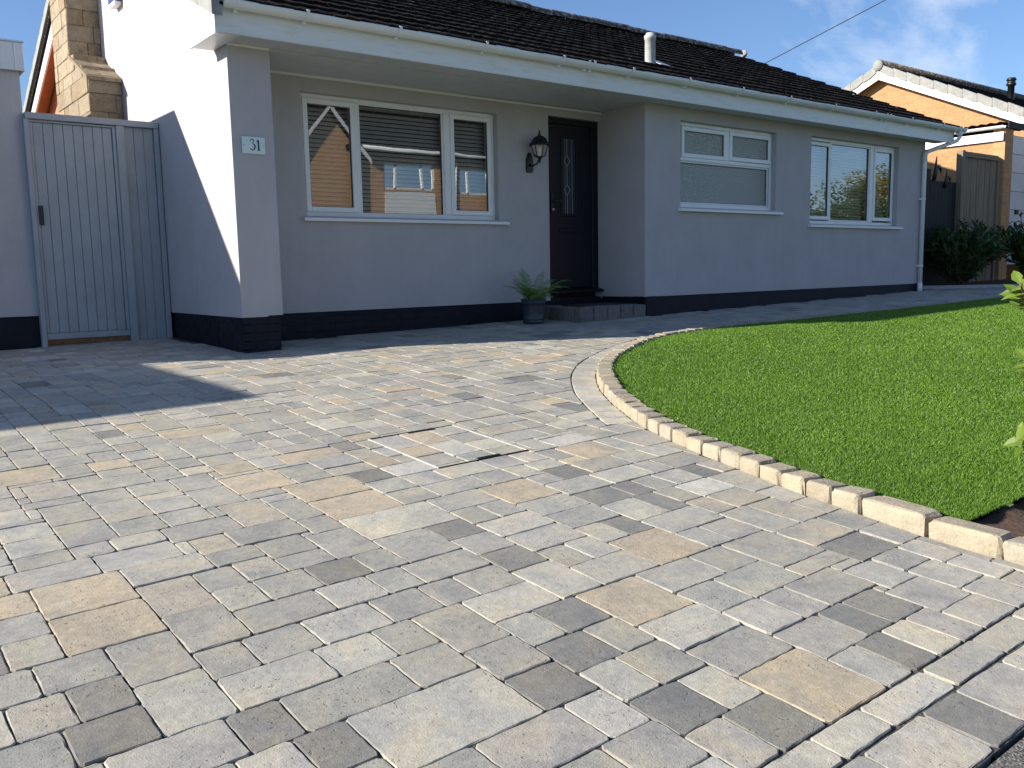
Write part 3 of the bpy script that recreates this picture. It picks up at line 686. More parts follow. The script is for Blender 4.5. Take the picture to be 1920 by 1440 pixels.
# windows
def window(W, yf, wy, mat_glass, mid=None):
    (x0, x1, z0, z1), panes = W
    m = MB(); B = .045; y0, y1 = yf, yf+.06
    # fixed outer frame and mullions
    edges = [(x0, x0+B, z0, z1), (x1-B, x1, z0, z1), (x0+B, x1-B, z0, z0+.05), (x0+B, x1-B, z1-B, z1)]
    for e in edges: m.bbox(e[0], e[1], y0, y1, e[2], e[3], .005)
    root = m.obj('window', MAT['upvc'], house)
    if mid:
        for e in mid: mm = MB(); mm.bbox(e[0], e[1], y0-.004, y1-.002, e[2], e[3], .006); mm.obj('mullion', MAT['upvc'], root)
    for (a, b, c, d, k) in panes:
        F = .055 if k == 's' else .022; yo = y0-.016 if k == 's' else y0+.008; mm = MB()
        ab = (max(a-F, x0+.012), min(b+F, x1-.012), max(c-F, z0+.012), min(d+F, z1-.012))
        for e in ((ab[0], a, ab[2], ab[3]), (b, ab[1], ab[2], ab[3]), (a, b, ab[2], c), (a, b, d, ab[3])): mm.bbox(e[0], e[1], yo, y1-.006, e[2], e[3], .006)
        mm.obj('sash' if k == 's' else 'glazing_bead', MAT['upvc'], root)
        mm = MB(); mm.add([(a-.008, yo+.024, c-.008), (b+.008, yo+.024, c-.008), (b+.008, yo+.024, d+.008), (a-.008, yo+.024, d+.008)], [(0, 1, 2, 3)]); mesh_obj('pane', mm.mesh('pane', False), MAT[mat_glass], root)
        mm = MB()
        for e in ((a-.001, a+.006, c, d), (b-.006, b+.001, c, d), (a, b, c-.001, c+.005), (a, b, d-.005, d+.001)): mm.box(e[0], e[1], yo+.012, yo+.0205, e[2], e[3])
        mm.obj('gasket', MAT['blackmetal'], root)
    mm = MB(); mm.prism([(wy-.055, z0-.052), (wy-.055, z0-.022), (yf+.03, z0-.004), (yf+.03, z0-.052)], 'x', x0-.04, x1+.115); mm.obj('sill', MAT['upvc'], root)
    return root
p = W1[1]; window(W1, YF1, HD, 'glass', [(p[0][1]+.055, p[1][0]-.022, W1[0][2]+.05, W1[0][3]-.045), (p[1][1]+.022, p[2][0]-.055, W1[0][2]+.05, W1[0][3]-.045)])
p = W2[1]; window(W2, YF2, 0, 'obscure', [(W2[0][0]+.045, W2[0][1]-.045, p[2][3]+.022, p[0][2]-.05), (p[0][1]+.055, p[1][0]-.055, p[0][2]-.05, W2[0][3]-.045)])
p = W3[1]; window(W3, YF2, 0, 'glass', [(p[0][1]+.055, p[1][0]-.022, W3[0][2]+.05, W3[0][3]-.045), (p[1][1]+.022, p[2][0]-.055, W3[0][2]+.05, W3[0][3]-.045)])
# dark rooms behind the glass
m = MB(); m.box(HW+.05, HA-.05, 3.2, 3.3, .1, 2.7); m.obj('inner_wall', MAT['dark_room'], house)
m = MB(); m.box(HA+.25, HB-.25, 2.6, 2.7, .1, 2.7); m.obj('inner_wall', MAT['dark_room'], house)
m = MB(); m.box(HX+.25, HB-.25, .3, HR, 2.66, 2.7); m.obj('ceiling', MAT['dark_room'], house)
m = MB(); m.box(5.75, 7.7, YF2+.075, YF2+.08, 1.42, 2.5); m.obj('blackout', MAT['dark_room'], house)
# front door
dr = MB(); x0, x1, z0, z1 = DR; yd = HD+.06; zt = .425
for e in ((x0, x0+.058, zt, z1), (x1-.105, x1-.0, zt, z1), (x0+.058, x1-.105, z1-.075, z1)): dr.bbox(e[0], e[1], yd, yd+.07, e[2], e[3], .006)
door = dr.obj('door', MAT['door'], house)
gx0, gx1, gz0, gz1 = rs(4.478, 4.700, 1.365, 2.285, .79, yd)
m = MB(); sx0, sx1, sz0, sz1 = x0+.062, x1-.109, zt+.03, z1-.079
for e in ((sx0, gx0, sz0, sz1), (gx1, sx1, sz0, sz1), (gx0, gx1, sz0, gz0), (gx0, gx1, gz1, sz1)): m.box(e[0], e[1], yd+.018, yd+.06, e[2], e[3])
m.obj('door_leaf', MAT['door'], door)
m = MB()
for e in ((gx0-.03, gx0+.004, gz0-.03, gz1+.03), (gx1-.004, gx1+.03, gz0-.03, gz1+.03), (gx0, gx1, gz0-.03, gz0+.004), (gx0, gx1, gz1-.004, gz1+.03)): m.bbox(e[0], e[1], yd+.004, yd+.03, e[2], e[3], .005)
m.obj('glazing_frame', MAT['door'], door)
t = NT('door_glass'); n = t.n('TexVoronoi', {'Vector': t.pos(), 'Scale': 90.}).outputs['Distance']; MAT['door_glass'] = t.done((.035, .04, .055), .12, t.bump(n, .25, .004))
m = MB(); m.box(gx0, gx1, yd+.024, yd+.03, gz0, gz1); m.obj('pane', MAT['door_glass'], door)
simple('came', (.30, .32, .34), .35)
def strip(m, pts, w, y):
    for a, b in zip(pts, pts[1:]):
        a, b = Vector((a[0], y, a[1])), Vector((b[0], y, b[1])); d = (b-a).normalized(); n = Vector((-d.z, 0, d.x))*w/2
        m.add([a-n, b-n, b+n, a+n]+[p+Vector((0, .004, 0)) for p in (a-n, b-n, b+n, a+n)], [(0, 1, 2, 3), (7, 6, 5, 4)]+[(i, (i+1) % 4, 4+(i+1) % 4, 4+i) for i in range(4)])
gxm = gx0+(gx1-gx0)*.37; H_ = gz1-gz0; m = MB()
for q in (.705, .32):
    zc = gz0+H_*q; strip(m, [(gxm, zc+.065), (gxm+.048, zc), (gxm, zc-.065), (gxm-.048, zc), (gxm, zc+.065)], .006, yd+.019)
strip(m, [(gxm, gz1), (gxm, gz0+H_*.705+.065)], .006, yd+.019); strip(m, [(gxm, gz0+H_*.705-.065), (gxm, gz0+H_*.32+.065)], .006, yd+.019); strip(m, [(gxm, gz0+H_*.32-.065), (gxm, gz0)], .006, yd+.019)
strip(m, [(gx0+.165, gz0), (gx0+.165, gz1)], .003, yd+.019); strip(m, [(gx0+.05, gz0), (gx0+.05, gz1)], .002, yd+.019)
m.obj('lead_came', MAT['came'], door)
hx = sx0+.045; m = MB(); m.bbox(hx-.017, hx+.017, yd-.004, yd+.018, 1.375, 1.625, .006); m.bbox(hx-.01, hx+.11, yd-.05, yd-.034, 1.51, 1.53, .006); m.box(hx-.008, hx+.008, yd-.04, yd, 1.512, 1.528); m.obj('handle', MAT['blackmetal'], door)
m = MB(); m.lathe([(0, 0), (.013, 0), (.013, .035), (.0, .036)], (0, 0, 0), 10); mm = m.mesh('keyhole'); mesh_obj('lock_barrel', mm, MAT['lead'], door, loc=(hx, yd+.01, 1.415), rot=(R(90), 0, 0))
lx0, lx1, lz0, lz1 = rs(4.42, 4.738, 1.128, 1.19, .79, yd); m = MB(); m.bbox(lx0, lx1, yd+.002, yd+.02, lz0, lz1, .006); m.bbox(lx0+.025, lx1-.025, yd-.003, yd+.004, lz0+.014, lz1-.014, .003); m.obj('letterbox', MAT['door'], door)
m = MB(); m.prism([(yd-.10, zt-.035), (yd-.10, zt-.01), (yd+.07, zt+.03), (yd+.07, zt-.035)], 'x', x0-.03, x1+.0); m.obj('threshold', MAT['door'], door)
m = MB(); m.box(x0, x1, yd+.065, yd+.07, .3, z1); m.obj('door_back', MAT['door'], door)
# ---- eaves: fascia, soffit boards, gutter
FY = -.315; VX0, VX1 = -.20, 12.16
m = MB(); m.bbox(VX0+.003, VX1, FY, FY+.022, 2.628, 2.845, .003); fascia = m.obj('fascia', MAT['fascia'], house)
m = MB(); m.box(VX0+.03, VX1-.02, FY+.03, FY+.34, 2.70, 2.78)
y = FY+.024; k = 0
while y < HD-.004:
    yb = min(y+.098, HD-.002); xa, xb = (VX0+.012, VX1-.01) if yb < .004 else (HW+.002, HA-.002)
    if y < .0 < yb: yb = -.002
    zz = ZS if y < 0 else ZS+(ZI-ZS)*.5
    mm = MB(); mm.add([(xa, y, zz-.008*(xa < 1)), (xb, y, zz+.012), (xb, yb-.006, zz+.012), (xa, yb-.006, zz-.008*(xa < 1)), (xa, y, zz+.015), (xb, y, zz+.03), (xb, yb-.006, zz+.03), (xa, yb-.006, zz+.015)], [(0, 1, 2, 3), (4, 7, 6, 5)]+[(i, (i+1) % 4, 4+(i+1) % 4, 4+i) for i in range(4)])
    mm.obj('soffit_board', MAT['soffit'], house); y = yb if yb < 0 and yb > -.003 else y+.098
    if -.003 <= y < .003: y = .004
m = MB(); m.box(.01, HB-.02, FY+.03, HD+.2, 2.69, 2.70); m.obj('soffit_backing', MAT['dark_room'], house)
m = MB(); m.bbox(HW+.003, HA-.003, HD-.018, HD-.003, 2.607, 2.632, .003); m.obj('soffit_trim', MAT['upvc'], house)
m = MB(); m.bbox(.0, HW, -.016, -.003, 2.615, 2.636, .003); m.obj('soffit_trim', MAT['upvc'], house)
GYc, GZc, GR = -.378, 2.868, .062
prof = [(GYc+GR*math.cos(a), GZc+GR*math.sin(a)) for a in [math.pi+math.pi*i/10 for i in range(11)]]; inn = [(GYc+(GR-.005)*math.cos(a), GZc-.001+(GR-.005)*math.sin(a)) for a in [2*math.pi-math.pi*i/10 for i in range(11)]]
m = MB(); P = prof+inn; n = len(P); xa, xb = VX0+.045, 12.36
vs = [(xa, *q) for q in P]+[(xb, *q) for q in P]; m.add(vs, [(i, (i+1) % n, n+(i+1) % n, n+i) for i in range(n)], True); m.add(vs, [tuple(range(11)), tuple(range(n, n+11))])
for xe in (xa, xb): m.prism([(GYc+(GR+.003)*math.cos(a), GZc+.003+(GR+.003)*math.sin(a)) for a in [math.pi+math.pi*i/10 for i in range(11)]], 'x', xe-.004, xe+.004)
gut = m.obj('gutter', MAT['upvc'], house)
def ring(x, w_, r_):
    m = MB(); P = [(GYc+r_*math.cos(a), GZc+.006+r_*math.sin(a)) for a in [math.pi-.12+(math.pi+.24)*i/10 for i in range(11)]]; Q = [(GYc+(r_-.006)*math.cos(a), GZc+.006+(r_-.006)*math.sin(a)) for a in [2*math.pi+.12-(math.pi+.24)*i/10 for i in range(11)]]; P += Q
    n = len(P); vs = [(x-w_/2, *q) for q in P]+[(x+w_/2, *q) for q in P]; m.add(vs, [(i, (i+1) % n, n+(i+1) % n, n+i) for i in range(n)])
    for s_ in (0, n): m.add(vs, [(s_+i, s_+i+1, s_+20-i, s_+21-i) for i in range(10)])
    m.box(x-w_/2, x+w_/2, GYc+.02, FY-.0, GZc-GR-.02, GZc-GR+.012); return m.obj('gutter_bracket', MAT['upvc'], gut)
for x in (.55, 1.45, 2.42, 3.42, 4.45, 5.40, 6.4, 7.4, 8.45, 9.5, 10.55, 11.55): ring(x, .028, GR+.012)
for x in (-.045, 3.78, 3.86, 9.82, 9.92, 12.1, 12.22): ring(x, .03, GR+.007)
# verge box end and barge boards on the near gable
def barge(x0, x1, ya, yb, top, dep, mat, name='bargeboard'):
    ys = [ya]+([RY] if ya < RY < yb else [])+[yb]; up = [(y, zr(y)-top) for y in ys]; lo = [(y, zr(y)-top-dep) for y in reversed(ys)]
    m = MB(); m.prism(up+lo, 'x', x0, x1); return m.obj(name, MAT[mat], house)
barge(VX0-.001, VX0+.022, .27, RY, .185, .315, 'upvc'); barge(VX0-.001, VX0+.022, RY, 8.1, .185, .19, 'upvc'); barge(HB+.29, HB+.315, FY, RY, .16, .17, 'upvc')
m = MB(); m.prism([(FY+.002, 2.618), (.31, 2.618), (.31, zr(.31)-.20), (FY+.002, zr(FY)-.186)], 'x', VX0-.006, VX0+.02); m.obj('box_end', MAT['upvc'], house)
m = MB(); m.box(VX0+.02, -.001, FY+.024, .29, 2.622, 2.640); m.obj('box_end_soffit', MAT['upvc'], house)
m = MB(); m.box(VX0+.02, -.001, .28, .296, 2.63, 2.95); m.obj('box_end_back', MAT['upvc'], house)
for ya, yb, mt, q in ((.3, RY, 'upvc', .485), (RY, 8.08, 'soffit_brick_bounce', .24)):
    m = MB(); m.prism([(ya, zr(ya)-q), (yb, zr(yb)-q), (yb, zr(yb)-q+.015), (ya, zr(ya)-q+.015)], 'x', VX0+.022, -.002); m.obj('verge_soffit', MAT[mt], house)
# ---- roof
m = MB(); m.prism([(-.40, zr(-.40)-.065), (RY, zr(RY)-.065), (8.15, zr(8.15)-.065), (8.15, zr(8.15)-.14), (RY, zr(RY)-.16), (-.40, zr(-.40)-.09)], 'x', VX0+.01, VX1+.02); roof = m.obj('roof', MAT['roof_tile'], house)
TW, GA = .30, .345; ang = math.atan(PITCH_); co, si = math.cos(ang), math.sin(ang)
def tile_mesh(v):
    rg = random.Random(v); m = MB(); n = 12; vs = []; L_ = GA+.07
    for e, s in enumerate((0., L_)):
        for lay in (0, 1):
            for i in range(n+1):
                u = i/n; x = (u-.5)*(TW+.012); b = .007*max(0, math.sin(2*math.pi*u*2-.6))**1.5
                th = .038 if e == 0 else .018
                vs.append((x, s, b+(th if lay == 0 else 0)-(.0 if e == 0 else .012)+rg.uniform(-.002, .002)*(lay == 0)))
    a, b_, c, d = 0, n+1, 2*(n+1), 3*(n+1)
    fs = []
    for i in range(n): fs += [(a+i, a+i+1, c+i+1, c+i), (b_+i+1, b_+i, a+i, a+i+1)[::-1]]
    m.add(vs, fs); return m.mesh('roof_tile')
tms = [tile_mesh(v) for v in range(5)]
for t_ in tms: t_.materials.append(MAT['roof_tile'])
tiles = []; nrow = int((RY+.42)/(GA*co))+1
for r_ in range(nrow):
    y = -.43+r_*GA*co
    for c_ in range(41):
        x = VX0+.03+TW*(c_+.5)
        q = project((x, y, zr(y))); on = q is not None and -30 < q[0] < 1950 and q[1] > -15
        tiles.append((1/q[2]**2 if on else 0, x, y, r_, c_))
tiles.sort(key=lambda a: -a[0]); JV, JF = [], []
qr = Matrix.Rotation(ang, 3, 'X').to_quaternion()
for k, (_, x, y, r_, c_) in enumerate(tiles):
    L_ = GA+.07; loc = Vector((x, y, zr(y)-.05+random.uniform(-.003, .003)))
    if y+L_*co > RY+.02: loc.z -= 0
    qq = qr @ Matrix.Rotation(random.gauss(0, .004), 3, 'Z').to_quaternion() @ Matrix.Rotation(random.gauss(0, .006), 3, 'Y').to_quaternion(); me = random.choice(tms)
    if k < 300: mesh_obj('roof_tile', me, None, roof, loc=loc, rot=qq)
    else:
        n0 = len(JV); JV += [tuple(qq @ v.co+loc) for v in me.vertices]; JF += [tuple(i+n0 for i in p_.vertices) for p_ in me.polygons]
m = MB(); m.add(JV, JF); mesh_obj('roof_tiles_far', m.mesh('roof_tiles_far', False), MAT['roof_tile'], roof, kind='stuff')
for v in range(3):
    m = MB(); P = [(.115*math.cos(a), .115*math.sin(a)-.03) for a in [math.pi*i/10 for i in range(11)]]; Q = [(a*.86, b*.86-.002) for a, b in reversed(P)]; P += Q; n = len(P)
    vs = [(-.225, *q) for q in P]+[(.228, q[0]*1.03, q[1]*1.03) for q in P]; m.add(vs, [(i, (i+1) % n, n+(i+1) % n, n+i) for i in range(n)]); 
    for s_ in (0, n): m.add(vs, [(s_+i, s_+i+1, s_+20-i, s_+21-i) for i in range(10)])
    cache['ridge', v] = m.mesh('ridge_tile'); cache['ridge', v].materials.append(MAT['ridge'])
x = VX0+.2; k = 0
while x < VX1+.02:
    mesh_obj('ridge_tile', cache['ridge', k % 3], None, roof, loc=(x, RY+random.gauss(0, .006), zr(RY)+.005+random.gauss(0, .006)), rot=(random.gauss(0, .02), random.gauss(0, .012), random.gauss(0, .008))); x += .452; k += 1
mb_ = MB(); mb_.lathe([(.0, 0), (.07, 0), (.08, .02), (.07, .04), (0, .045)], (0, 0, 0), 12); mesh_obj('ridge_end', mb_.mesh('ridge_end'), MAT['verge'], roof, loc=(VX1-.02, RY, zr(RY)+.035), rot=(0, R(90), 0))
# pale verge caps on the near gable
for side in (0, 1):
    y = -.40 if side == 0 else RY+.02; L_ = GA*co
    while (y < RY-.05 if side == 0 else y < 8.1):
        yb = min(y+L_, RY) if side == 0 else y+L_; m = MB(); P = [(y, zr(y)-.175), (yb-.008, zr(yb)-.175), (yb-.008, zr(yb)+.012), (y, zr(y)+.026)]
        if side: P = [(y+.004, zr(y)-.10), (yb, zr(yb)-.10), (yb, zr(yb)+.03), (y+.004, zr(y)+.012)]
        m.prism(P, 'x', VX0-.055, VX0+(.03 if side == 0 else .09)); m.obj('verge_cap', MAT['verge'], roof); y = yb if yb < RY or side else RY
    if side: m = MB(); m.prism([(RY, zr(RY)-.185), (8.12, zr(8.12)-.185), (8.12, zr(8.12)-.105), (RY, zr(RY)-.105)], 'x', VX0-.03, VX0+.05); m.obj('undercloak', MAT['roof_tile'], roof)
# vent pipe and its flashing
vx, vy = 5.505, .298; vz = zr(vy)
m = MB(); m.lathe([(.066, -.06), (.066, .28), (.073, .285), (.073, .33), (.06, .335), (.05, .36), (.0, .365)], (vx, vy, vz-.02), 14); m.obj('vent_pipe', MAT['pipe'], roof)
m = MB(); m.prism([(vy-.16, zr(vy-.16)+.012), (vy+.06, zr(vy+.06)+.014), (vy+.06, zr(vy+.06)+.02), (vy-.16, zr(vy-.16)+.018)], 'x', vx+.02, vx+.2); m.obj('flashing', MAT['lead'], roof)
# downpipe with swan neck
m = MB(); dx, dy, rr = 11.74, -.05, .034; zb = gz(dx, dy)
m.tube([(12.22, GYc, GZc-.05), (12.22, GYc, GZc-.15), (12.19, GYc+.02, GZc-.20), (11.80, dy-.02, 2.50), (dx, dy, 2.44), (dx, dy, 2.38), (dx, dy, zb+.13)], rr, 12); m.tube([(dx, dy, zb+.14), (dx, dy, zb-.02)], rr+.006, 12); m.tube([(12.22, GYc, GZc-.05), (12.22, GYc, GZc-.13)], rr+.008, 12); m.tube([(dx, dy, 2.44), (dx, dy, 2.34)], rr+.006, 12)
pipe = m.obj('downpipe', MAT['upvc'], house)
for z in (1.72, .62): m = MB(); m.bbox(dx-.075, dx+.055, dy-.0, -.002, z-.016, z+.016, .004); m.tube([(dx, dy, z-.014), (dx, dy, z+.014)], rr+.006, 12); m.obj('pipe_clip', MAT['upvc'], pipe)
# ---- chimney breast of coursed stone
CX = -.36; CB = 4.66
def chim_front(z): return 3.17 if z < 2.86 else (3.17+(z-2.86)/(.36)*.73 if z < 3.22 else 3.90)
m = MB(); m.prism([(3.185, -.1), (CB-.02, -.1), (CB-.02, 6.0), (3.915, 6.0), (3.915, 3.22), (3.185, 2.86)], 'x', CX+.018, HX+.05); chim = m.obj('chimney', MAT['mortar'], house)
z = gz(0, 3.9); rg = random.Random(3)
while z < 5.9:
    h = rg.choice((.10, .14, .15, .18, .20)); fz = chim_front(z+h*.5)
    y = fz; 
    while y < CB-.01:
        w_ = rg.uniform(.22, .5); yb = min(y+w_, CB)
        if CB-yb < .09: yb = CB
        m = MB(); j = lambda: rg.uniform(-.006, .006)
        ya = y+.002; m.bbox(CX+j(), CX+.04, ya, yb-.002, z+.002, z+h-.002, .006)
        me = m.mesh('stone'); mesh_obj('stone', me, MAT['stone'], chim); y = yb
    x = CX+.005
    while x < HX-.03:
        w_ = rg.uniform(.17, .34); xb = min(x+w_, HX-.002)
        if HX-xb < .07: xb = HX-.002
        m = MB(); f2 = chim_front(z+h*.5); m.bbox(x+.004, xb-.001, f2-.002+rg.uniform(-.008, .008), f2+.06, z+.0015, z+h-.0015, .005); mesh_obj('stone', m.mesh('stone'), MAT['stone'], chim); x = xb
    z += h
for k in range(2):
    xa, xb = CX-.012+k*.18, CX+.165+k*.19; m = MB(); m.prism([(3.13, 2.845), (3.13, 2.885), (3.93, 3.265), (3.93, 3.225)], 'x', xa, xb); m.obj('shoulder_slab', MAT['stone'], chim)

# ------------------------------------------------------------------ fixtures and things at the house
def blind(W, y, idxs, label):
    x0, x1, z0, z1 = W[0]; b = thing('venetian_blind', ((x0+x1)/2, y, z0), label, 'blind', None)
    m = MB(); m.bbox(x0+.05, x1-.05, y-.02, y+.03, z1-.075, z1-.035, .004); m.obj('headrail', MAT['blind'], b)
    mm = MB(); mm.add([(x0+.05, -.011, -.0185), (x1-.05, -.011, -.0185), (x1-.05, -.003, .001), (x0+.05, -.003, .001), (x1-.05, .011, .0185), (x0+.05, .011, .0185)], [(0, 1, 2, 3), (3, 2, 4, 5)])
    me = mm.mesh('slat', False); z = z0+.06; 
    while z < z1-.08: mesh_obj('slat', me, MAT['blind'], b, loc=(0, y, z)); z += .0445
    m = MB()
    for q in (.12, .38, .62, .88): xx = x0+(x1-x0)*q; m.box(xx-.001, xx+.001, y-.024, y-.022, z0+.06, z1-.06)
    m.obj('ladder_cord', MAT['blind'], b)
blind(W1, YF1+.13, 0, 'cream venetian blind closed behind the wide window beside the front door'); blind(W3, YF2+.13, 1, 'pale venetian blind behind the window next to the downpipe')
# house number plate
x0, x1, z0, z1 = .082, .290, 1.728, 1.872; nb_ = thing('house_number_plate', (.186, -.012, z0), 'pale glass plate reading 31 on the grey pier', 'sign')
m = MB(); m.bbox(x0, x1, -.016, -.006, z0, z1, .002); m.obj('plate', MAT['plate'], nb_)
def stroke(m, pts, y, d=.002):
    L_, R_ = [], []
    for i, (x, z, w) in enumerate(pts):
        a = pts[max(0, i-1)]; b = pts[min(len(pts)-1, i+1)]; t_ = Vector((b[0]-a[0], b[1]-a[1])).normalized(); n = Vector((-t_.y, t_.x))*w/2
        L_.append((x+n.x, z+n.y)); R_.append((x-n.x, z-n.y))
    for i in range(len(pts)-1):
        q = [L_[i], L_[i+1], R_[i+1], R_[i]]; m.add([(a, y, b) for a, b in q]+[(a, y+d, b) for a, b in q], [(0, 1, 2, 3), (7, 6, 5, 4), (0, 4, 5, 1), (1, 5, 6, 2), (2, 6, 7, 3), (3, 7, 4, 0)])
cx, cz, s = .155, 1.757, .092; m = MB()
three = [(.02, .80, .05), (.05, .97, .04), (.20, .97, .09), (.50, .99, .07), (.30, .62, .05), (.42, .60, .10), (.58, .47, .14), (.60, .28, .15), (.45, .07, .10), (.25, .02, .07), (.06, .10, .10), (.03, .2, .05)]
stroke(m, [(cx+a*s*.75, cz+b*s, w*s) for a, b, w in three], -.0185); m.obj('numeral', MAT['numeral'], nb_)
m = MB(); o_ = cx+.056
stroke(m, [(o_, cz+.78*s, .04*s), (o_+.016, cz+1.0*s, .10*s), (o_+.018, cz+.9*s, .16*s), (o_+.018, cz+.03*s, .16*s)], -.0185); stroke(m, [(o_+.004, cz+.015*s, .05*s), (o_+.034, cz+.015*s, .05*s)], -.019); m.obj('numeral', MAT['numeral'], nb_)
for x in (x0+.016, x1-.016): m = MB(); m.lathe([(0, .004), (.004, .003), (.006, 0)], (0, 0, 0), 10); mesh_obj('fixing_screw', m.mesh('fixing_screw'), MAT['steel'], nb_, loc=(x, -.016, (z0+z1)/2), rot=(R(90), 0, 0))
# wall lantern
lx, ly = 3.945, HD-.15; ln = thing('wall_lantern', (3.86, HD, 1.85), 'black coach lantern with clear glass on the wall beside the dark door', 'lamp')
m = MB(); bx = 3.90; m.prism([(bx-.05, 1.86), (bx-.035, 1.83), (bx+.035, 1.83), (bx+.05, 1.86), (bx+.05, 1.98), (bx+.03, 2.03), (bx+.02, 2.06), (bx-.02, 2.06), (bx-.03, 2.03), (bx-.05, 1.98)], 'y', HD-.022, HD-.002); m.obj('back_plate', MAT['blackmetal'], ln)
m = MB(); m.tube([(bx, HD-.015, 1.93), (bx+.01, HD-.05, 1.905), (lx-.005, HD-.10, 1.925), (lx, ly, 1.985)], .011, 8); m.tube([(lx, ly, 1.925), (lx, ly, 1.99)], [.005, .02], 8); m.lathe([(.0, 0), (.02, .0), (.045, .012), (.055, .02), (.0, .02)], (lx, ly, 1.985), 12); m.obj('arm', MAT['blackmetal'], ln)
n6 = 6; zb_, zt_ = 2.005, 2.135; rb_, rt_ = .058, .098
m = MB()
for k in range(n6):
    a = 2*math.pi*k/n6+.3; m.tube([(lx+rb_*math.cos(a), ly+rb_*math.sin(a), zb_), (lx+rt_*math.cos(a), ly+rt_*math.sin(a), zt_)], .0055, 4)
m.obj('cage', MAT['blackmetal'], ln)
m = MB()
for k in range(n6):
    a, b = 2*math.pi*k/n6+.3, 2*math.pi*(k+1)/n6+.3; m.add([(lx+rb_*math.cos(a), ly+rb_*math.sin(a), zb_), (lx+rb_*math.cos(b), ly+rb_*math.sin(b), zb_), (lx+rt_*math.cos(b), ly+rt_*math.sin(b), zt_), (lx+rt_*math.cos(a), ly+rt_*math.sin(a), zt_)], [(0, 1, 2, 3)])
m.obj('lantern_glass', MAT['lamp_glass'], ln)
m = MB(); m.lathe([(.0, -.004), (.125, -.004), (.128, .004), (.105, .03), (.085, .07), (.05, .10), (.02, .112), (.012, .12), (.02, .13), (.008, .145), (.012, .158), (.003, .175), (.0, .19)], (lx, ly, zt_), 12); m.obj('lantern_roof', MAT['blackmetal'], ln)
m = MB(); m.tube([(lx, ly, 2.0), (lx, ly, 2.05)], .014, 8); m.lathe([(0, 0), (.014, .0), (.018, .02), (.016, .05), (0, .065)], (lx, ly, 2.05), 10); m.obj('candle_bulb', MAT['bulb'], ln)
# alarm box on the gable
al = thing('alarm_box', (-.04, 3.02, 3.6), 'white alarm box with blue panel high on the sunlit gable', 'alarm')
m = MB(); m.bbox(-.085, -.002, 2.92, 3.14, 3.62, 3.95, .012); m.obj('case', MAT['upvc'], al)
m = MB(); m.box(-.0, -.0, 0, 0, 0, 0) if False else m.bbox(-.09, -.08, 2.93, 3.13, 3.66, 3.80, .003); m.bbox(-.075, -.012, 2.912, 2.924, 3.66, 3.80, .003); m.obj('panel', MAT['blue_plastic'], al)
# doorstep of setts, mat
sz = .245; ds = thing('doorstep', (4.5, .35, gz(4.5, .3)), 'low doorstep of weathered grey setts in front of the dark door', 'step')
t = NT('step_stone'); p = t.pos(); oi = t.n('ObjectInfo').outputs['Random']; c = t.mix(1, t.ramp(oi, [(0, (.13, .126, .115)), (1, (.155, .15, .138))]), t.ramp(t.noise(p, 25, 5), [(.3, G(.75)), (.7, G(1.25))]), 'MULTIPLY'); MAT['step_stone'] = t.done(c, .9, t.bump(t.noise(p, 60, 4), .6, .008))
sx0, sx1, sy0 = 3.985, HA-.012, -.035
m = MB(); m.box(sx0+.08, sx1, sy0+.08, HD-.03, .0, sz-.012); m.obj('step_core', MAT['mortar'], ds)
nblk = 5; w_ = (sx1-sx0)/nblk
for k in range(nblk): m = MB(); m.bbox(sx0+k*w_+.003, sx0+(k+1)*w_-.003, sy0+random.gauss(0, .002), sy0+.11, gz(sx0+k*w_, 0)-.03, sz-.012*(k > 3)+random.gauss(0, .002), .012); m.obj('sett', MAT['step_stone'], ds)
nblk = 3; w_ = (HD-.03-sy0-.12)/nblk
for k in range(nblk): m = MB(); ya = sy0+.115+k*w_; m.bbox(sx0+random.gauss(0, .002), sx0+.11, ya+.003, ya+w_-.003, gz(sx0, ya)-.03, sz+random.gauss(0, .002), .012); m.obj('sett', MAT['step_stone'], ds)
for k in range(4):
    for j in range(3): m = MB(); xa = sx0+.115+k*.245; ya = sy0+.115+j*.21; m.bbox(xa, min(xa+.24, sx1), ya, min(ya+.205, HD-.035), sz-.05, sz-.004, .008); m.obj('sett', MAT['step_stone'], ds)
mt = MB(); mt.bbox(4.14, 4.86, .06, .46, sz-.001, sz+.014, .005); o = mt.obj('door_mat', MAT['mat_rubber'], None, label='black rubber mat lying on the doorstep', cat='mat')
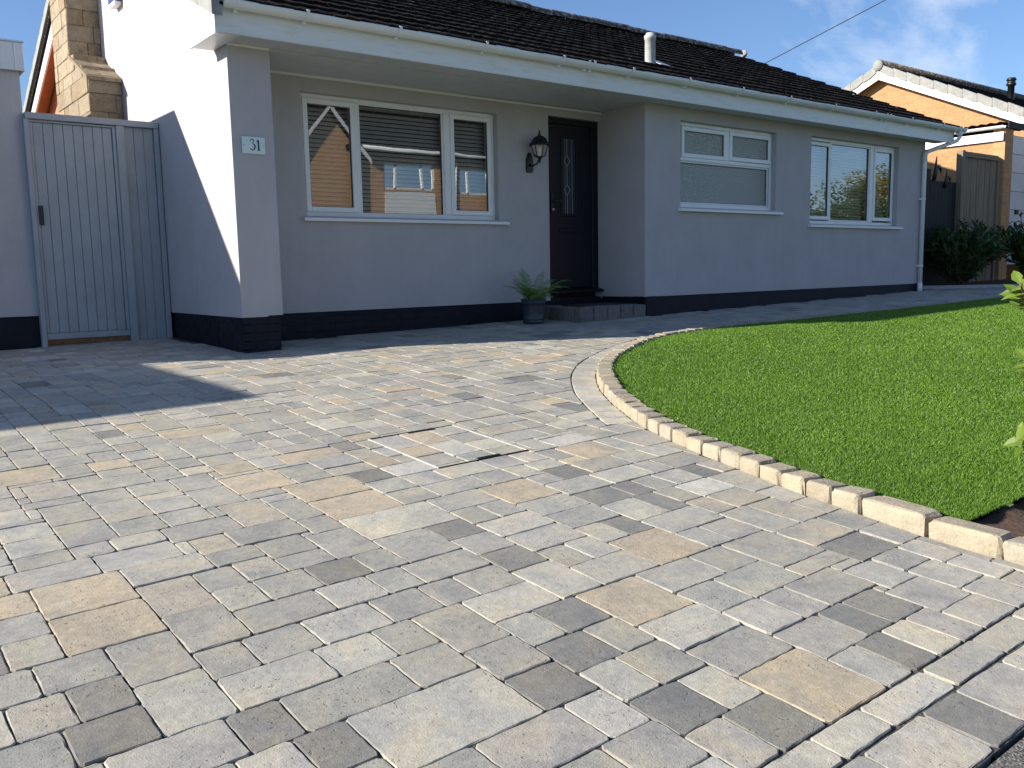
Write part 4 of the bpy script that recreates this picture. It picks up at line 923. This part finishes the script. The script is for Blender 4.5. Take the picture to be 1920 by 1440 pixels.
# potted fern
px, py = 3.565, .305; pz = gz(px, py)
m = MB(); m.lathe([(0, 0), (.105, 0), (.118, .008), (.122, .03), (.116, .036), (.122, .045), (.128, .055), (.122, .062), (.128, .12), (.134, .19), (.138, .235), (.142, .238), (.142, .25), (.138, .253), (.14, .262), (.145, .265), (.145, .285), (.13, .287), (.128, .25), (0, .248)], (px, py, pz), 28); pt = m.obj('plant_pot', MAT['pot'], None, label='dark blue glazed pot standing beside the doorstep', cat='pot')
fern = thing('fern', (px, py, pz+.25), 'green fern with arching fronds growing in the blue pot', 'plant')
rg = random.Random(11)
def frond(az, L_, rise, droop, w0):
    m = MB(); pts = []; p = Vector((px+.03*math.cos(az), py+.03*math.sin(az), pz+.25)); el = rise-.12; n = 18
    for i in range(n+1):
        pts.append(p.copy()); d = Vector((math.cos(az)*math.cos(el), math.sin(az)*math.cos(el), math.sin(el))); p = p+d*L_/n; el -= droop/n*(.4+1.4*i/n)
    m.tube(pts, [.0028-.0022*i/n for i in range(n+1)], 4)
    for i in range(2, n):
        t_ = i/n; d = (pts[i+1]-pts[i-1]).normalized(); sd = d.cross(Vector((0, 0, 1))).normalized(); up = sd.cross(d)
        ll = w0*math.sin(math.pi*min(1, .18+t_*.85))**.8
        for s_ in (-1, 1):
            for h_ in (0, .5):
                q = pts[i].lerp(pts[i+1], h_); dr = (sd*s_+d*.45-up*.15+Vector((rg.gauss(0, .08), rg.gauss(0, .08), rg.gauss(0, .08)))).normalized(); wv = d*.0036
                a = q+dr*ll*.45; b = q+dr*ll-Vector((0, 0, ll*.12)); m.add([q-wv*.5, a-wv, b, a+wv, q+wv*.5], [(0, 1, 2, 3, 4)])
    return m.obj('frond', MAT['fern'], fern)
for az, L_, ri, dro, w0 in [(R(-8), .52, 1.0, 1.15, .055), (R(12), .47, 1.15, 1.3, .05), (R(178), .42, 1.2, .9, .055), (R(160), .44, 1.05, 1.2, .055), (R(205), .40, 1.1, 1.5, .05), (R(60), .46, 1.35, .8, .05), (R(95), .42, 1.4, .7, .05), (R(-60), .40, 1.1, 1.4, .055), (R(-100), .42, 1.1, 1.5, .055), (R(-130), .40, 1.0, 1.5, .05), (R(30), .50, 1.3, .9, .05), (R(140), .45, 1.35, .8, .05), (R(-35), .45, .95, 1.4, .055), (R(230), .36, .8, 1.5, .05), (R(-85), .34, .75, 1.3, .05), (R(0), .34, .7, 1.2, .045)]:
    frond(az+rg.gauss(0, .1), L_*rg.uniform(.95, 1.1), ri, dro, w0*1.75)
for k in range(9): frond(rg.uniform(0, 6.28), rg.uniform(.25, .42), rg.uniform(.8, 1.4), rg.uniform(.9, 1.5), .06)

# ------------------------------------------------------------------ own garage and side gate
GX1, GY0 = -1.225, 2.01
ga = thing('garage', (-3.4, 4.5, gz(-3.4, 3)), 'flat roofed grey rendered garage with white fascia beside the side gate', 'garage')
m = MB(); m.box(-5.6, GX1, GY0, 7.2, .335, 2.63); m.obj('wall', MAT['render'], ga); m = MB(); m.box(-5.57, GX1-.004, GY0+.012, 7.1, -.25, .333); m.obj('plinth', MAT['plinth'], ga)
m = MB(); m.bbox(-5.66, -1.185, GY0-.055, GY0-.035, 2.615, 2.868, .003); m.obj('fascia', MAT['garagewhite'], ga); m = MB(); m.bbox(-1.205, -1.183, GY0-.034, 7.2, 2.615, 2.868, .003); m.obj('fascia', MAT['garagewhite'], ga)
m = MB(); m.box(-5.66, -1.175, GY0-.062, 7.25, 2.87, 2.885); m.obj('roof', MAT['lead'], ga); m = MB(); m.box(-5.6, -1.21, GY0-.034, GY0+.01, 2.622, 2.64); m.obj('soffit', MAT['soffit'], ga)
m = MB(); m.bbox(-1.262, -1.255, GY0-.06, GY0-.0545, 2.62, 2.866, .001); m.obj('fascia_joint', MAT['upvc'], ga)
gt = thing('side_gate', (-.62, 1.98, gz(-.6, 2)), 'tall grey painted boarded gate between the garage and the gable', 'gate')
g0, g1, gyf = -1.222, -.008, 1.985; zt = 2.245; zg = gz(-.6, 2)
for a, b in ((g0-.016, -1.192), (-.422, -.345), (-.055, g1)): m = MB(); m.bbox(a, b, gyf-.045, gyf+.045, zg-.02, zt-.062, .004); m.obj('post', MAT['gategrey'], gt)
m = MB(); m.bbox(g0, g1, gyf-.05, gyf+.05, zt-.06, zt, .004); m.obj('top_rail', MAT['gategrey'], gt)
m = MB(); m.bbox(-1.19, -.425, gyf-.028, gyf+.0, zg+.055, zg+.115, .004); m.obj('bottom_rail', MAT['gategrey'], gt)
m = MB(); m.bbox(-1.19, -.425, gyf-.03, gyf+.0, 2.160, 2.178, .003); m.bbox(-1.19, -1.165, gyf-.03, gyf, zg+.12, 2.158, .003); m.bbox(-.455, -.425, gyf-.03, gyf, zg+.12, 2.158, .003); m.obj('leaf_frame', MAT['gategrey'], gt)
m = MB(); m.box(-1.18, -.43, gyf+.012, gyf+.018, zg+.06, 2.17); m.box(-.34, -.06, gyf+.018, gyf+.024, zg, 2.17); m.obj('backing', MAT['blackmetal'], gt)
nbd = 8; wb = (1.163-.458)/nbd
for k in range(nbd): m = MB(); xa = -1.163+k*wb; m.bbox(xa+.0018, xa+wb-.0018, gyf-.014, gyf+.008, zg+.118, 2.158, .003); m.obj('board', MAT['gategrey'], gt)
for k in range(3): m = MB(); xa = -.343+k*.095; m.bbox(xa+.0015, xa+.0935, gyf-.006, gyf+.016, zg+.0, 2.183, .003); m.obj('board', MAT['gategrey'], gt)
m = MB(); m.bbox(-1.172, -1.132, gyf-.045, gyf-.016, 1.20, 1.382, .004); m.obj('handle', MAT['blackmetal'], gt)
m = MB(); m.box(-1.185, -.43, gyf-.02, gyf+.01, zg+.012, zg+.05); m.obj('weather_strip', MAT['rust'], gt)

# ------------------------------------------------------------------ left neighbour's garage (throws the shadow on the drive)
ln_ = thing('neighbour_garage', (-9, 3, gz(-9, 3)), 'flat roofed brick garage of the house next door', 'garage')
cz_ = 2.78; cxx, cyy = -.70-2.0*(cz_+.1), -2.08+.86*(cz_+.1)
m = MB(); m.box(-12, cxx-.06, cyy+.06, 6.5, -.6, cz_-.12); m.obj('wall', MAT['brick_y'], ln_); m = MB(); m.box(-12.1, cxx, cyy, 6.6, cz_-.2, cz_); m.obj('roof', MAT['upvc'], ln_)

# ------------------------------------------------------------------ right neighbour
NX = 18.2; NY, NZ = 4.50, 5.50
def nzr(y): return NZ-.452*abs(y-NY)
nh = thing('neighbour_house', (22, NY, gz(20, 0)), 'orange brick bungalow with white bargeboards and pale verge tiles next door', 'house')
m = MB(); m.prism([(-.9, -.2), (8.6, -.2), (8.6, nzr(8.6)-.2), (NY, NZ-.2), (-.9, nzr(-.9)-.2)], 'x', NX+.25, NX+.5); m.obj('wall', MAT['brick_x'], nh)
m = MB(); m.box(NX+.5, NX+14, -.9, -.65, -.2, 2.9); m.obj('wall', MAT['brick_y'], nh)
for sg in (-1, 1):
    yb = NY+sg*5.3; m = MB(); m.prism([(NY, NZ-.1), (yb, nzr(yb)-.1), (yb, nzr(yb)-.33), (NY, NZ-.33)], 'x', NX, NX+.03); m.obj('bargeboard', MAT['upvc'], nh)
    m = MB(); m.prism([(NY, NZ-.18), (yb, nzr(yb)-.18), (yb, nzr(yb)-.24), (NY, NZ-.24)], 'x', NX+.03, NX+.26); m.obj('verge_soffit', MAT['upvc'], nh)
    m = MB(); m.prism([(NY, NZ-.02), (yb, nzr(yb)-.02), (yb, nzr(yb)-.1), (NY, NZ-.1)], 'x', NX+.05, NX+15); rf = m.obj('roof', MAT['roof_tile'], nh)
    s_ = 0.06
    while s_ < 5.2:
        ya, yb2 = NY+sg*s_, NY+sg*(s_+.33); m = MB(); m.prism([(ya, nzr(ya)+.045), (yb2, nzr(yb2)+.02), (yb2, nzr(yb2)-.16), ((ya+yb2)/2, nzr((ya+yb2)/2)-.175), (ya, nzr(ya)-.14)], 'x', NX-.03, NX+.13); m.obj('verge_tile', MAT['verge'], rf); s_ += .337
    k = 0
    for r_ in range(15):
        ya = NY+sg*(.1+r_*.345); yb2 = ya+sg*.36; m = MB(); m.prism([(ya, nzr(ya)+.012), (yb2, nzr(yb2)+.035), (yb2, nzr(yb2)+.005), (ya, nzr(ya)-.01)], 'x', NX+.132, NX+15); m.obj('tile_course', MAT['roof_tile'], rf)
m = MB(); m.lathe([(0, 0), (.12, 0), (.13, .03), (.12, .06), (0, .065)], (0, 0, 0), 16); mesh_obj('ridge_end', m.mesh('ridge_end'), MAT['verge'], nh, loc=(NX-.06, NY, NZ+.0), rot=(0, R(90), 0))
m = MB(); m.tube([(NX, NY, NZ+.04), (NX+15, NY, NZ+.04)], .11, 10); m.obj('ridge', MAT['ridge'], nh)
m = MB(); m.lathe([(.085, 0), (.085, .45), (.12, .46), (.12, .52), (.10, .53), (.10, .58), (.13, .6), (.1, .66), (0, .67)], (23.0, 3.4, nzr(3.4)-.1), 12); m.obj('flue', MAT['blackmetal'], nh)
# neighbour's garage
NG = 15.87; NGY = .45; ngz = gz(16, 0)
ng = thing('brick_garage', (17, 2, ngz), 'orange brick garage with white panelled door behind the laurel', 'garage')
m = MB(); m.box(NG+.01, NG+.23, NGY+.232, 5, ngz-.3, 3.14); m.obj('wall', MAT['brick_x'], ng); m = MB(); m.box(NG, NG+.36, NGY, NGY+.23, ngz-.3, 3.28); m.obj('pillar', MAT['brick_y'], ng)
m = MB(); m.bbox(NG-.05, NG-.03, NGY+.02, 5, 3.04, 3.21, .003); m.obj('fascia', MAT['upvc'], ng)
m = MB(); P = [(NG-.10+.06*math.cos(a), 3.32+.055*math.sin(a)) for a in [math.pi+math.pi*i/8 for i in range(9)]]+[(NG-.10+.05*math.cos(a), 3.318+.045*math.sin(a)) for a in [2*math.pi-math.pi*i/8 for i in range(9)]]; m.prism(P, 'y', NGY-.02, 5); m.obj('gutter', MAT['upvc'], ng)
m = MB(); nn = 60; vs = []; 
for i in range(nn+1):
    y = NGY-.02+i*.09; b = .018*math.sin(i*math.pi*1.0); zz = 3.37+(.03 if i % 2 else 0); vs += [(NG-.12, y, zz), (NX, y, zz+.12)]
m.add(vs, [(2*i, 2*i+1, 2*i+3, 2*i+2) for i in range(nn)]); m.obj('roof', MAT['roof_tile'], ng)
m = MB(); m.box(NG-.0, NX, NGY-.06, NGY-.03, 3.28, 3.40); m.obj('front_fascia', MAT['timber_dark'], ng)
for k in range(7): m = MB(); z = 3.2-.02-k*.37; m.bbox(NG+.38, NG+2.3, NGY+.05, NGY+.09, z-.362, z, .006); m.obj('door_panel', MAT['garagewhite'], ng)
m = MB(); m.bbox(NG+.70, NG+.84, NGY+.02, NGY+.05, 1.62, 1.70, .005); m.obj('door_handle', MAT['blackmetal'], ng)
# weathered timber gate
wg = thing('timber_gate', (15, .5, gz(15, .5)), 'weathered brown vertical board gate beside the brick pillar', 'gate')
wx0, wx1, wz = 14.24, 15.84, 2.755; gy_ = .52; zb_ = gz(15, .5)
m = MB(); m.bbox(wx0, wx0+.11, gy_-.02, gy_+.10, zb_-.05, wz, .006); m.obj('post', MAT['timber'], wg); m = MB(); m.bbox(wx1-.10, wx1, gy_-.02, gy_+.10, zb_-.05, wz-.04, .006); m.obj('post', MAT['timber'], wg)
m = MB(); m.bbox(wx0+.11, wx1-.1, gy_-.02, gy_+.06, wz-.12, wz-.02, .006); m.obj('rail', MAT['timber'], wg)
xx = wx0+.11; rg = random.Random(5)
while xx < wx1-.1:
    w_ = min(rg.uniform(.10, .125), wx1-.1-xx); m = MB(); dy_ = rg.uniform(-.006, .006); m.bbox(xx+.002, xx+w_-.002, gy_+.02+dy_, gy_+.042+dy_, zb_, wz-.12, .003); m.obj('board', MAT['timber'], wg); xx += w_
# dark fence with scroll brackets
df = thing('dark_fence', (13, .6, gz(13, .6)), 'black stained fence panel with scroll brackets behind the downpipe', 'fence')
xx = HB+.02
while xx < 14.22:
    w_ = .14; tz = 2.36 if xx < 13.2 else 2.16; m = MB(); m.bbox(xx, min(xx+w_-.004, 14.235), .60, .625, gz(xx, .3)-.05, tz, .003); m.obj('board', MAT['timber_dark'], df); xx += w_
for bx_, bz_, s_ in ((13.45, 2.30, 1.), (13.85, 2.16, .75)):
    m = MB(); pts = [(bx_-.12*s_, .59, bz_-.15*s_), (bx_-.05*s_, .59, bz_+.12*s_), (bx_-.02*s_, .59, bz_+.30*s_)]; m.tube(pts, [.03, .025, .006], 6)
    a_ = [(bx_+.06*s_+.09*s_*math.cos(q), .59, bz_+.02*s_+.09*s_*math.sin(q)) for q in [math.pi-.2-i*.42 for i in range(9)]]; m.tube([(bx_-.08*s_, .59, bz_-.12*s_)]+a_, [.03]*7+[.02, .012, .008], 6); m.obj('scroll_bracket', MAT['blackmetal'], df)
# edging between path and planting
ed = None
EP = [Vector((12.0, .42, 0)), Vector((12.5, .14, 0)), Vector((13.1, -.28, 0)), Vector((13.8, -.72, 0)), Vector((15.2, -1.5, 0))]
for k, (a, b) in enumerate(zip(EP, EP[1:])):
    n = Vector((-(b-a).y, (b-a).x, 0)).normalized()*.05; q = [a-n, b-n, b+n, a+n]; m = MB()
    m.add([(p.x, p.y, gz(p.x, p.y)-.05) for p in q]+[(p.x, p.y, gz(p.x, p.y)+.05) for p in q], [(0, 1, 2, 3), (4, 5, 6, 7)]+[(i, (i+1) % 4, 4+(i+1) % 4, 4+i) for i in range(4)])
    if ed is None: ed = m.obj('path_edging', MAT['concrete'], None, kind='structure')
    else: m.obj('edging_stone', MAT['concrete'], ed)

# ------------------------------------------------------------------ shrubs, trees
def leaf(m, p, d, up, L_, w, fold=.25):
    s = d.cross(up); s = s.normalized() if s.length > 1e-4 else d.orthogonal().normalized(); n = s.cross(d)
    a = p+d*L_*.35; b = p+d*L_*.7-n*L_*.03; c = p+d*L_-n*L_*.1
    m.add([p, a+s*w/2+n*fold*w, b+s*w*.36+n*fold*w*.6, c, b-s*w*.36+n*fold*w*.6, a-s*w/2+n*fold*w, a, b], [(0, 1, 6), (1, 2, 7, 6), (2, 3, 7), (0, 6, 5), (6, 7, 4, 5), (7, 3, 4)])
def rvec(rg): 
    while True:
        v = Vector((rg.uniform(-1, 1), rg.uniform(-1, 1), rg.uniform(-1, 1)))
        if .05 < v.length < 1: return v.normalized()
def shrub(name, base, H, rad, nst, label, mat, leafL, leafW, perst, seed, group=None, dirs=None, cat='shrub'):
    rg = random.Random(seed); root = thing(name, base, label, cat, group); B = Vector(base); st = MB(); lf = MB()
    for k in range(nst):
        if dirs and k < len(dirs): tip = Vector(dirs[k])
        else:
            a = rg.uniform(0, 6.283); rr = rad*math.sqrt(rg.random()); tip = B+Vector((rr*math.cos(a), rr*math.sin(a), H*rg.uniform(.55, 1)*(1-.35*rr/rad)))
        mid = B.lerp(tip, .5)+Vector((rg.gauss(0, .05), rg.gauss(0, .05), .05*H)); pts = [B+Vector((rg.gauss(0, .05), rg.gauss(0, .05), 0)), mid, tip]; st.tube(pts, [.012, .008, .003], 5)
        for i in range(perst):
            q = .15+.85*(i+rg.random())/perst; p = (pts[0].lerp(mid, q*2) if q < .5 else mid.lerp(tip, q*2-1)); ax = (tip-mid).normalized()
            d = (ax*rg.uniform(.2, .9)+rvec(rg)*.9+Vector((0, 0, .25))).normalized(); leaf(lf, p, d, Vector((rg.gauss(0, .4), rg.gauss(0, .4), 1)).normalized(), leafL*rg.uniform(.6, 1.15), leafW*rg.uniform(.7, 1.1))
    st.obj('stem', MAT['bark'], root); mesh_obj('foliage', lf.mesh('foliage', False), MAT[mat], root); return root
shrub('laurel_shrub', (13.55, .12, gz(13.5, .1)+.02), 1.35, .78, 120, 'dark glossy laurel growing against the timber gate and black fence', 'laurel', .15, .065, 24, 1)
shrub('laurel_shrub', (14.95, -.55, gz(15, -.5)+.02), 1.5, .72, 95, 'dark laurel standing in front of the white garage door', 'laurel', .15, .065, 24, 2)
def rosette_shrub(base, tips, label):
    rg = random.Random(21); root = thing('broadleaf_shrub', base, label, 'shrub'); B = Vector(base); st = MB(); lf = MB()
    for tp in tips:
        tp = Vector(tp); mid = B.lerp(tp, .55)+Vector((.06, -.02, .04)); st.tube([B, mid, tp], [.010, .007, .0035], 6); ax = (tp-mid).normalized()
        for k in range(9):
            a = k*2.4+rg.uniform(-.3, .3); o = ax.orthogonal().normalized(); o = Matrix.Rotation(a, 3, ax) @ o; d = (o*rg.uniform(.75, 1)+ax*rg.uniform(-.1, .75)).normalized()
            leaf(lf, tp-ax*.012*k*.6, d, ax, rg.uniform(.065, .095), rg.uniform(.036, .046), .12)
    st.obj('stem', MAT['bark'], root); mesh_obj('foliage', lf.mesh('foliage', False), MAT['bright_leaf'], root)
rosette_shrub((.86, -6.26, gz(.86, -6.26)+.01), [(.535, -6.145, .60), (.62, -6.12, .55), (.66, -6.20, .68), (.585, -6.155, .02), (.80, -6.2, .72), (.85, -6.05, .58), (.95, -6.3, .8), (1.05, -6.2, .62), (.75, -6.35, .45), (1.0, -6.45, .5), (.72, -6.12, .3), (1.1, -6.3, .3)], 'bright green broad leaved shrub in the bare soil bed beside the lawn')
m = MB(); leaf(m, Vector((.66, -6.10, gz(.66, -6.1)+.065)), Vector((.8, .3, .05)).normalized(), Vector((0, 0, 1)), .07, .03, .1); mesh_obj('fallen_leaf', m.mesh('fallen_leaf', False), MAT['bright_leaf'], None, label='yellow green fallen leaf lying on the bare soil', cat='leaf')
def tree(name, base, H, rad, seed, label, mat, nl=5200, group='trees across the road'):
    rg = random.Random(seed); root = thing(name, base, label, 'tree', group); B = Vector(base); st = MB(); lf = MB(); cl = []
    st.tube([B, B+Vector((.05, .1, H*.25)), B+Vector((0, .05, H*.55))], [.22, .17, .1], 8)
    for k in range(26):
        d = rvec(rg); d.z = d.z*.8; c = B+Vector((0, 0, H*.62))+Vector((d.x*rad, d.y*rad, d.z*H*.40))*rg.uniform(.4, 1); cl.append((c, rg.uniform(.35, .75)*rad*.55)); st.tube([B+Vector((0, 0, H*rg.uniform(.2, .5))), c], [.06, .015], 5)
    for k in range(nl):
        c, r_ = rg.choice(cl); v = rvec(rg); p = c+v*r_*rg.random()**.4; leaf(lf, p, rvec(rg), rvec(rg), .17, .10)
    st.obj('trunk', MAT['bark'], root); mesh_obj('crown', lf.mesh('crown', False), MAT[mat], root)
tree('roadside_tree', (37.0, -18.5, gz(20, -9.5)-.02), 4.5, 2.6, 1, 'dark green rounded tree across the road', 'tree_leaf')
tree('roadside_tree', (40.3, -18.0, gz(20, -9.5)-.02), 4.9, 2.5, 2, 'taller mid green tree across the road', 'tree_leaf')
tree('roadside_tree', (44.2, -18.6, gz(20, -9.5)-.02), 6.6, 2.6, 3, 'golden leaved tree across the road', 'gold_leaf')

# ------------------------------------------------------------------ house across the road (seen mirrored in the windows)
oy = -24.0; og = -.65
oh = thing('opposite_house', (18, -28, og), 'two storey orange brick house with steep gable across the road', 'house')
m = MB(); wall_cells([15.2, 27.], [og, 5.75], [(16.45, 19.0, 4.22, 5.3), (20.3, 22.4, 4.10, 5.25)], -oy, -oy+.3, m)
m.v = [(a, -b, c) for a, b, c in m.v]; m.obj('wall', MAT['brick_y'], oh)
m = MB(); m.prism([(15.2, og), (15.2, 5.5), (13.83, 7.15), (12.45, 5.5), (12.45, og)], 'y', oy+.25, oy-8); m.obj('gable_wall', MAT['brick_y'], oh)
m = MB(); m.prism([(oy+.35, 5.80), (oy-4.2, 8.6), (oy-8.6, 5.8), (oy-8.6, 5.6), (oy-4.2, 8.4), (oy+.35, 5.62)], 'x', 14.6, 27.3); m.obj('roof', MAT['roof_tile'], oh)
for sg in (-1, 1): m = MB(); xe = 13.83+sg*1.75; m.prism([(13.83, 7.42), (xe, 7.42-1.75*1.2), (xe, 7.22-1.75*1.2), (13.83, 7.22)], 'y', oy+.52, oy+.48); m.obj('bargeboard', MAT['upvc'], oh); m = MB(); m.prism([(13.83, 7.46), (xe, 7.46-1.75*1.2), (xe, 7.40-1.75*1.2), (13.83, 7.40)], 'y', oy+.5, oy-8); m.obj('roof', MAT['roof_tile'], oh)
m = MB(); m.tube([(15.3, oy+.42, 5.78), (27.3, oy+.42, 5.78)], .07, 8); m.obj('gutter', MAT['upvc'], oh); m = MB(); m.tube([(20.1, oy+.06, 5.7), (20.1, oy+.06, og)], .045, 8); m.obj('downpipe', MAT['upvc'], oh)
for (a, b, c, d) in ((16.45, 19.0, 4.22, 5.3), (20.3, 22.4, 4.10, 5.25)):
    m = MB(); w_ = (b-a)
    for e in ((a, a+.08, c, d), (b-.08, b, c, d), (a, b, c, c+.08), (a, b, d-.08, d), (a+w_*.22, a+w_*.22+.08, c, d), (a+w_*.76, a+w_*.76+.08, c, d)): m.box(e[0], e[1], oy-.1, oy-.04, e[2], e[3])
    f = m.obj('window', MAT['upvc'], oh); m = MB(); m.add([(a, oy-.088, c), (b, oy-.088, c), (b, oy-.088, d), (a, oy-.088, d)], [(0, 1, 2, 3)]); mesh_obj('pane', m.mesh('pane', False), MAT['glass'], f); m = MB(); m.box(a, b, oy-.5, oy-.4, c, d); m.obj('net_curtain', MAT['blind'], f)
m = MB(); m.bbox(16.5, 19.05, oy+.03, oy+.01, og+2.3, 4.12, .003); m.obj('white_cladding', MAT['upvc'], oh)
# ------------------------------------------------------------------ overhead cable
A_ = Vector((16.843, 6.892, 5.823)); B_ = Vector((18.146, 4.356, 7.004)); dv = B_-A_; m = MB(); m.tube([A_-dv*.9+Vector((0, 0, .0)), A_, B_, A_+dv*4.0], .011, 5)
m.obj('overhead_cable', MAT['cable'], None, label='thin black telephone cable crossing the sky above the roof', cat='cable')
